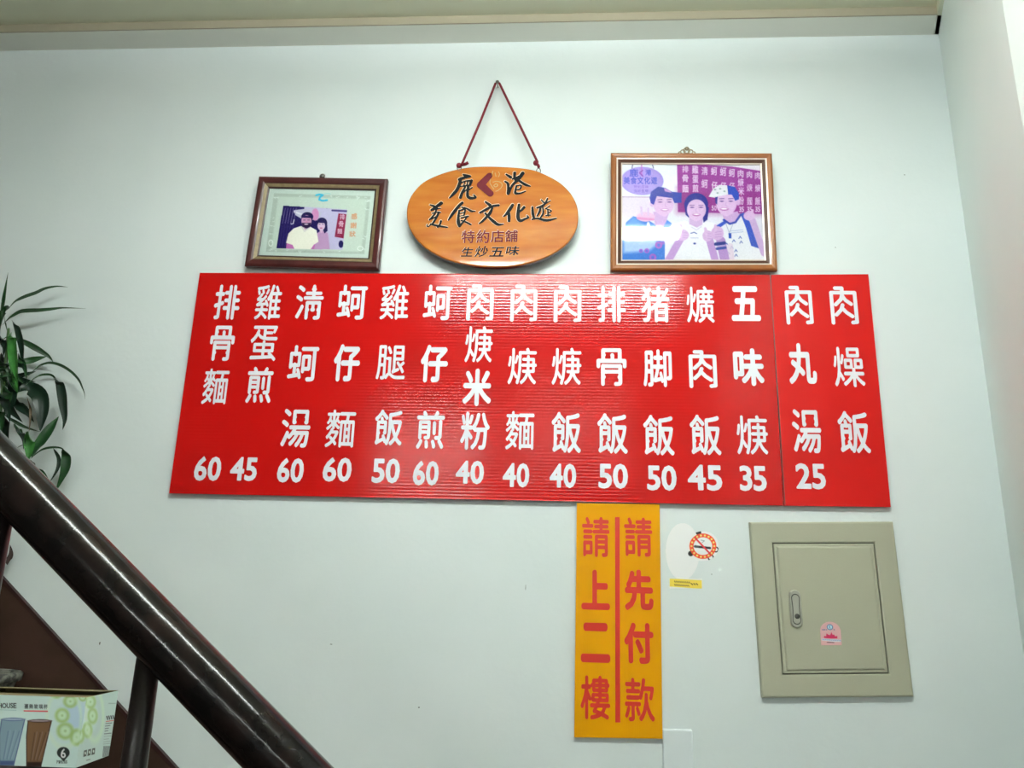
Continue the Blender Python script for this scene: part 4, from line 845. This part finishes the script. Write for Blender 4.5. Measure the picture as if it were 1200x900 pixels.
# pink sticker on the door
cs = Canvas(64, 74, [(480, 510), (745, 510), (745, 810), (480, 810)], (206, 160, 162), 1.25)
cs.A = ((np.hypot((cs.X - 612) / 132, (cs.Y - 640) / 132) < 1) | ((cs.Y > 640) & (abs(cs.X - 612) < 131))).astype(float)
cs.ell(610, 578, 38, 38, (60, 110, 150)); cs.ell(610, 578, 28, 28, (176, 206, 216)); cs.line([(610, 560), (604, 580), (614, 596)], 8, (40, 70, 120))
cs.poly([(525, 716), (530, 690), (556, 696), (562, 656), (580, 676), (606, 682), (624, 640), (636, 678), (656, 672), (664, 698), (694, 692), (692, 722), (620, 726)], (206, 44, 92))
for x in (516, 530, 545, 566, 662): cs.ell(x, 612, 6, 7, (60, 90, 140))
cs.poly([(495, 726), (735, 738), (732, 766), (640, 764), (495, 748)], (190, 200, 208)); 
for k in range(13): cs.line([(506 + k * 18, 734 + k * .9), (514 + k * 18, 742 + k * .9)], 6, (70, 100, 160))
cs.line([(562, 772), (646, 776)], 9, (60, 40, 60))
sq = local(EB_ST, ox, oz)
ps = empty('pink_sticker', (ox + (sq[0][0] + sq[1][0]) / 2, 0, oz + sq[3][1])); cxs = (sq[0][0] + sq[1][0]) / 2
cs.build('print', [(x - cxs, -.0202, z - sq[3][1]) for x, z in ((sq[0][0], sq[0][1]), (sq[1][0], sq[1][1]), (sq[1][0], sq[2][1]), (sq[0][0], sq[3][1]))], M['stick'], ps)
tag(ps, 'small arched pink sticker with blue round emblem on the beige box door', 'sticker')

# blank white cover plate at the bottom edge
px_, pz_ = (SWITCH[0][0] + SWITCH[1][0]) / 2, SWITCH[0][1]
cp = box('cover_plate', M['plate'], (-.0365, .0365, -.009, 0, -.12, 0), None, bevel=.0035, loc=(px_ - .0005, 0, pz_))
tag(cp, 'white plastic cover plate on wall beside the foot of the yellow sign', 'cover plate')

# no-smoking sticker (the cartoon figure on it is left out)
cs = Canvas(150, 210, [(105, 90), (625, 90), (625, 830), (105, 830)], (222, 228, 222), 1.35)
d1 = np.hypot((cs.X - 478) / 140, (cs.Y - 455) / 134) - 1
d2 = np.hypot((cs.X - 300) / 150, (cs.Y - 500) / 250) - 1
d3 = np.maximum(abs(cs.X - 328) - 144, abs(cs.Y - 780) - 44)
cs.A = ((d1 < 0) | (d2 < 0) | (d3 < 0)).astype(float)
for x, y, rr in ((440, 335, 24), (592, 485, 26), (548, 556, 28), (372, 520, 24)): cs.ell(x, y, rr, rr, (30, 22, 26))
for x, y, rr in ((592, 485, 15), (548, 556, 17)): cs.ell(x, y, rr, rr, (214, 222, 220))
cs.ell(478, 455, 118, 112, (218, 66, 28)); cs.ell(478, 455, 82, 78, (214, 222, 224))
for k in range(18):
    t = 2 * PI * k / 18; cs.ell(478 + 100 * math.cos(t), 455 + 95 * math.sin(t), 9, 9, (240, 200, 110))
cs.line([(410, 458), (540, 472)], 20, (26, 20, 24)); cs.line([(408, 457), (432, 460)], 20, (60, 60, 60)); cs.line([(470, 425), (492, 408), (462, 402)], 5, (120, 130, 130))
cs.line([(412, 385), (540, 520)], 15, (200, 40, 50))
cs.poly([(186, 735), (468, 752), (470, 826), (186, 806)], (224, 186, 70))
for k in range(9): cs.line([(228 + k * 16, 758 + k), (236 + k * 16, 768 + k)], 6, (70, 60, 40)); cs.line([(228 + k * 15, 788 + k), (237 + k * 15, 796 + k)], 6, (70, 60, 40))
for k in range(3): cs.line([(376 + k * 22, 780), (388 + k * 22, 790)], 8, (70, 60, 40))
so = (STICK[3][0] + STICK[2][0]) / 2
st = empty('no_smoking_sticker', (so, 0, STICK[3][1]))
cs.build('print', [(x - so, -.0012, z - STICK[3][1]) for x, z in STICK], M['stick'], st)
tag(st, 'die-cut no-smoking sticker with orange ring, on wall right of the yellow sign', 'sticker')

# ---------------------------------------------------------------- tumbler carton on a crate, planter
yaw = 0.03
gb = empty('tumbler_carton', (-1.024, -.331, 1.125), (0, 0, yaw))
W_, D_, H_ = .27, BOX_D, .14
cf = Canvas(250, 130, BOX_FRONT, (168, 186, 182), 1.75)
def chain(c, rings, off=(0, 0)):
    for x, y, rx, ry in rings:
        c.ell(x, y, rx * 1.25, ry * 1.25, (150, 172, 128), .55, rx * .5)
    for x, y, rx, ry in rings:
        c.ringe(x, y, rx, ry, rx * .45, (132, 160, 96), .8, rx * .3); c.ell(x, y, rx * .6, ry * .6, (166, 190, 160), .8, rx * .3); c.ell(x, y, rx * .2, ry * .2, (126, 152, 104), .7, rx * .15)
R1 = [(82.4, 822, 6.5, 6), (72.9, 838.5, 6.8, 7), (76.5, 856.6, 8, 8), (90, 864, 6.5, 8), (66, 812, 6, 5)]
R2 = [(106, 822.5, 5.2, 6.5), (108.5, 839, 4.8, 7.8), (102.5, 855.5, 4.6, 7.5), (93, 862, 5, 7.5), (95.5, 818, 4.5, 6)]
cf.ell(88, 840, 16, 18, (150, 170, 186), .8, 12)
chain(cf, R1 + [(97, 817, 4, 4)])
cf.ringe(75, 842, 20, 34, 3, (176, 196, 170), .6, 3)
for ch, a_, b_ in (('H', -2.8, 2.1), ('O', 2.5, 7.4), ('U', 7.9, 11.8), ('S', 12.3, 15.2), ('E', 15.7, 19.2)): cf.glyph(ch, a_, 824, b_, 829.8, (30, 34, 36), 'bold')
for ch, a_, b_ in (('G', -27, -23), ('T', -32, -28)): pass
cf.line([(-6, 831.5), (19, 832.4)], .5, (120, 150, 150))
for k, ch in enumerate('臺熱玻璃杯'): cf.glyph(ch, 28.8 + k * 5.6, 825 + k * .15, 33.2 + k * 5.6, 830.2 + k * .15, (26, 28, 30), 'bold')
cf.line([(28.3, 833), (55.5, 833.6)], 1.3, (186, 40, 48))
def tumbler(c, xt0, xt1, yt, xb0, xb1, yb, body, dark, rim):
    c.poly([(xt0, yt), (xt1, yt), (xt1 - .3 * (xt1 - xb1), yt + .3 * (yb - yt)), (xb1, yb), (xb0, yb), (xb0 - .2, yt + .35 * (yb - yt))], body)
    c.poly([(xb0 + .5, yb - 5), (xb1 + .8, yb - 5), (xb1, yb + .5), (xb0, yb + .5)], dark, 1, 1.5)
    c.line([(xt0, yt), (xb0 - .2, yt + .35 * (yb - yt)), (xb0, yb)], 1.2, dark, .9); c.line([(xt1, yt), (xt1 - .3 * (xt1 - xb1), yt + .3 * (yb - yt)), (xb1, yb)], 1.2, dark, .9)
    for k in (.28, .52, .76):
        c.line([(xt0 + (xt1 - xt0) * k, yt + 14), (xb0 + (xb1 - xb0) * k, yb - 7)], .9, dark, .5, .6)
        c.line([(xt0 + (xt1 - xt0) * (k + .1), yt + 13), (xb0 + (xb1 - xb0) * (k + .1), yb - 8)], .9, rim, .45, .6)
    c.ell((xt0 + xt1) / 2, yt, (xt1 - xt0) / 2, 1.9, dark); c.ell((xt0 + xt1) / 2, yt, (xt1 - xt0) / 2 - .9, 1.1, rim)
tumbler(cf, 33, 60.3, 844.8, 31.3, 47.8, 898, (98, 72, 50), (34, 20, 16), (130, 116, 122))
tumbler(cf, 2, 29, 843, -.5, 16, 896.5, (112, 134, 146), (62, 76, 112), (140, 156, 172))
tumbler(cf, -29, -2, 841, -31, -15, 890, (98, 72, 50), (34, 20, 16), (130, 116, 122))
cf.ell(74.2, 882, 7.4, 6.6, (30, 36, 34)); cf.poly([(69, 886), (80, 886), (74.5, 892.5)], (30, 36, 34)); cf.glyph('6', 71.2, 877.4, 77, 888.2, (206, 222, 214), 'bold')
for k, ch in enumerate('Pieces'): cf.glyph(ch, 66.5 + k * 2.1, 891, 68.2 + k * 2.1, 894.6, (40, 46, 44), 'thin')
cf.build('front_print', [(-W_, 0, H_), (0, 0, H_), (0, 0, 0), (-W_, 0, 0)], M['card'], gb)
ce = Canvas(80, 130, BOX_END, (160, 176, 170), 1.75)
ce.ell(104, 838, 9, 18, (176, 196, 190), .8, 6); chain(ce, R2); ce.ringe(111, 838, 10, 30, 2.4, (176, 196, 166), .6, 2.4)
for k in range(5): ce.line([(127.5 + k * 1.7, 824.4), (128.6 + k * 1.7, 824.4)], 1.2, (120, 136, 130), .7)
for k, ch in enumerate('12864'): pass
for k in range(4): ce.line([(125.2 + k * 2.4, 839.6 - k * .3), (126.2 + k * 2.4, 843.0 - k * .3)], 1.4, (26, 26, 28))
ce.line([(124.5, 845.6), (133, 844.2)], .9, (176, 60, 50))
for k, (x0_, x1_, y_) in enumerate(((124, 131, 848), (123.6, 129, 851), (123.2, 127.2, 854), (123, 126.5, 857), (122.4, 130.2, 860), (122, 132, 863), (121.8, 127.5, 866.5), (121.4, 129, 869.5), (121, 129, 872))): ce.line([(x0_, y_), (x1_, y_ - .8)], .9 if k < 5 else .5, (60, 66, 64), .85 if k < 5 else .5)
for k in range(7): ce.line([(121.7 + k * 1.15, 874.5), (120.4 + k * 1.15, 887)], .7, (64, 66, 66))
for k in range(3): ce.poly([(98.5 + k * 4.8, 879.5 - k * 1.1), (102 + k * 4.8, 878.5 - k * 1.1), (101.3 + k * 4.8, 886 - k * 1.1), (97.6 + k * 4.8, 887 - k * 1.1)], (50, 52, 44)); ce.ell(100 + k * 4.8, 882.6 - k * 1.1, .8, 1.8, (176, 186, 176))
ce.line([(101.5, 891), (105.5, 890)], 1.1, (90, 96, 92), .8)
for (x0_, y0_), (x1_, y1_) in (): pass
ce.build('end_print', [(0, 0, H_), (0, D_, H_), (0, D_, 0), (0, 0, 0)], M['card'], gb)
bm = bmesh.new()
vs = [bm.verts.new(c) for c in ((-W_, .0004, 0), (-.0004, .0004, 0), (-.0004, D_, 0), (-W_, D_, 0), (-W_, .0004, H_), (-.0004, .0004, H_), (-.0004, D_, H_), (-W_, D_, H_))]
for f in ((3, 2, 1, 0), (2, 3, 7, 6), (3, 0, 4, 7)): bm.faces.new([vs[i] for i in f])
bm_obj('carton_body', bm, M['cardin'], gb)
def flap(a, b, c_, d_): return mesh_obj('flap', [a, b, c_, d_], [(0, 1, 2, 3)], M['cardin'], gb)
flap((-W_, 0, H_), (0, 0, H_), (-.004, D_ * .5, H_ - .004), (-W_ + .004, D_ * .5, H_ - .004))
flap((-W_, D_, H_), (0, D_, H_), (0, D_ * .42, H_ + .006), (-W_, D_ * .42, H_ + .008))
tag(gb, 'white carton for six tumblers printed with two glasses and a chain of green rings', 'carton')

# wooden crate that carries the carton (stands on the sixth step)
kr = empty('wooden_crate', (-1.235, -.265, 6 * RISE))
kh = 1.125 - 6 * RISE
for z0 in (0, kh * .36, kh * .70):
    for y0, y1 in ((-.105, -.095), (.085, .095)): box('slat', M['crate'], (-.085, .085, y0, y1, z0 + .002, z0 + kh * .30 - .002 if z0 < kh * .6 else kh), kr)
    for x0, x1 in ((-.085, -.077), (.077, .085)): box('slat', M['crate'], (x0, x1, -.095, .085, z0 + .002, z0 + kh * .30 - .002 if z0 < kh * .6 else kh), kr)
for sx_ in (-.070, .070):
    for sy_ in (-.088, .078): box('corner_post', M['crate'], (sx_ - .007, sx_ + .007, sy_ - .007, sy_ + .007, 0, kh - .002), kr)
box('lid_board', M['crate'], (-.077, .077, -.095, .085, kh - .008, kh - .0005), kr)
tag(kr, 'dark wooden crate on the stair under the tumbler carton', 'crate')

# stone planter with lucky bamboo
pot = empty('potted_plant', (-1.43, -.125, 7 * RISE))
ph = 1.287 - 7 * RISE
pt = lathe('stone_pot', M['stone'], [(0, 0), (.060, 0), (.066, .01), (.080, ph - .045), (.086, ph - .022), (.096, ph - .020), (.098, ph - .004), (.094, ph), (.080, ph), (.076, ph - .015), (0, ph - .015)], pot, 40)
lathe('soil', M['soil'], [(0, ph - .008), (.077, ph - .013)], pt, 24)
canes = [(-.050, .035, .62, -.050), (-.065, .010, .58, -.040), (-.030, .055, .50, -.060), (-.060, -.015, .40, -.030), (-.020, .030, .34, -.040)]
inv_p = Vector((-1.43, -.125, 7 * RISE))
for x, y, h_, lean in canes:
    z0 = ph - .012; P_ = [(x + lean * t, y, z0 + h_ * t) for t in np.linspace(0, 1, 12)]
    cn = tube_obj('cane', M['cane'], P_, [.0085 if i % 3 else .0095 for i in range(12)], pot, n=10)

def leaf(kind, width, pts, name='leaf'):
    P = [np.array(p) for p in pts]; R = []
    for i in range(len(P) - 1):
        p0 = P[max(i - 1, 0)]; p1 = P[i]; p2 = P[i + 1]; p3 = P[min(i + 2, len(P) - 1)]
        for t in (0, .25, .5, .75): R.append(.5 * ((2 * p1) + (p2 - p0) * t + (2 * p0 - 5 * p1 + 4 * p2 - p3) * t * t + (3 * p1 - p0 - 3 * p2 + p3) * t ** 3))
    R.append(P[-1]); n = len(R); V = []; F = []
    tw = random.uniform(-.5, .5)
    for i, p in enumerate(R):
        t = i / (n - 1); a = R[min(i + 1, n - 1)] - R[max(i - 1, 0)]; a = Vector(a).normalized()
        w = width * .56 * math.sin(PI * (.05 + .95 * t ** .85)) ** 1.05 * (1 if t > .12 else .35 + t * 5.4)
        if t > .999: w = .0002
        side = a.cross(Vector((0, 1, 0))).normalized(); nrm = side.cross(a)
        side = (side * math.cos(tw * t) + nrm * math.sin(tw * t)).normalized(); nrm = side.cross(a).normalized()
        if nrm.y > 0: nrm = -nrm
        c = Vector(p)
        for k in (-1, -.5, 0, .5, 1):
            q = c + side * (w * k) + nrm * (abs(k) * w * .35)
            V.append((q.x, min(q.y, -.006), q.z))
    for i in range(n - 1):
        for k in range(4): F.append((5 * i + k, 5 * i + k + 1, 5 * i + k + 6, 5 * i + k + 5))
    V = [tuple(Vector(v) - inv_p) for v in V]
    return mesh_obj(name, V, F, M['leaf%d' % kind], pot, True)
for (x, y, h_, lean), tip in zip(canes, [[-1.552, -0.1, 2.191], [-1.522, -0.1, 1.981], [-1.436, -0.085, 1.706]]):
    a_ = Vector((x + lean, y, ph - .012 + h_ - .01)); b_ = Vector(tip) - inv_p
    if b_.z < a_.z: a_ = Vector((x + lean * .5, y, ph - .012 + h_ * .5))
    tube_obj('stem', M['cane'], [a_.lerp(b_, t) + Vector((0, 0, .03 * math.sin(PI * t))) for t in np.linspace(0, 1, 8)], [.0045] * 7 + [.003], pot, n=8)
for kd, w, pts in LEAVES: leaf(kd, w, pts)
lf = leaf(5, DRY[1], DRY[2]); lf['label'] = 'small withered brown leaf'
tag(pot, 'lucky bamboo plant with long drooping green leaves in a mottled stone pot', 'plant')

# ---------------------------------------------------------------- ceiling lights of the room (out of frame)
lamp_group = None
for (x, y, z), rz, pw, lb in LAMPS:
    t = empty('ceiling_light', (x, y, z), (0, 0, rz)); em = emit_mat('lamp_tube', (.93, 1., .97), pw)
    box('housing', M['lamp'], (-.62, .62, -.05, .05, .022, .046), t, bevel=.004)
    for dy in (-.045, .045): tube_obj('tube', em, [(-.59, dy, 0), (.59, dy, 0)], .014, t, n=10)
    for sx_ in (-.605, .605): box('socket', M['lamp'], (sx_ - .014, sx_ + .014, -.062, .062, -.018, .0225), t)
    tag(t, lb, 'ceiling light')
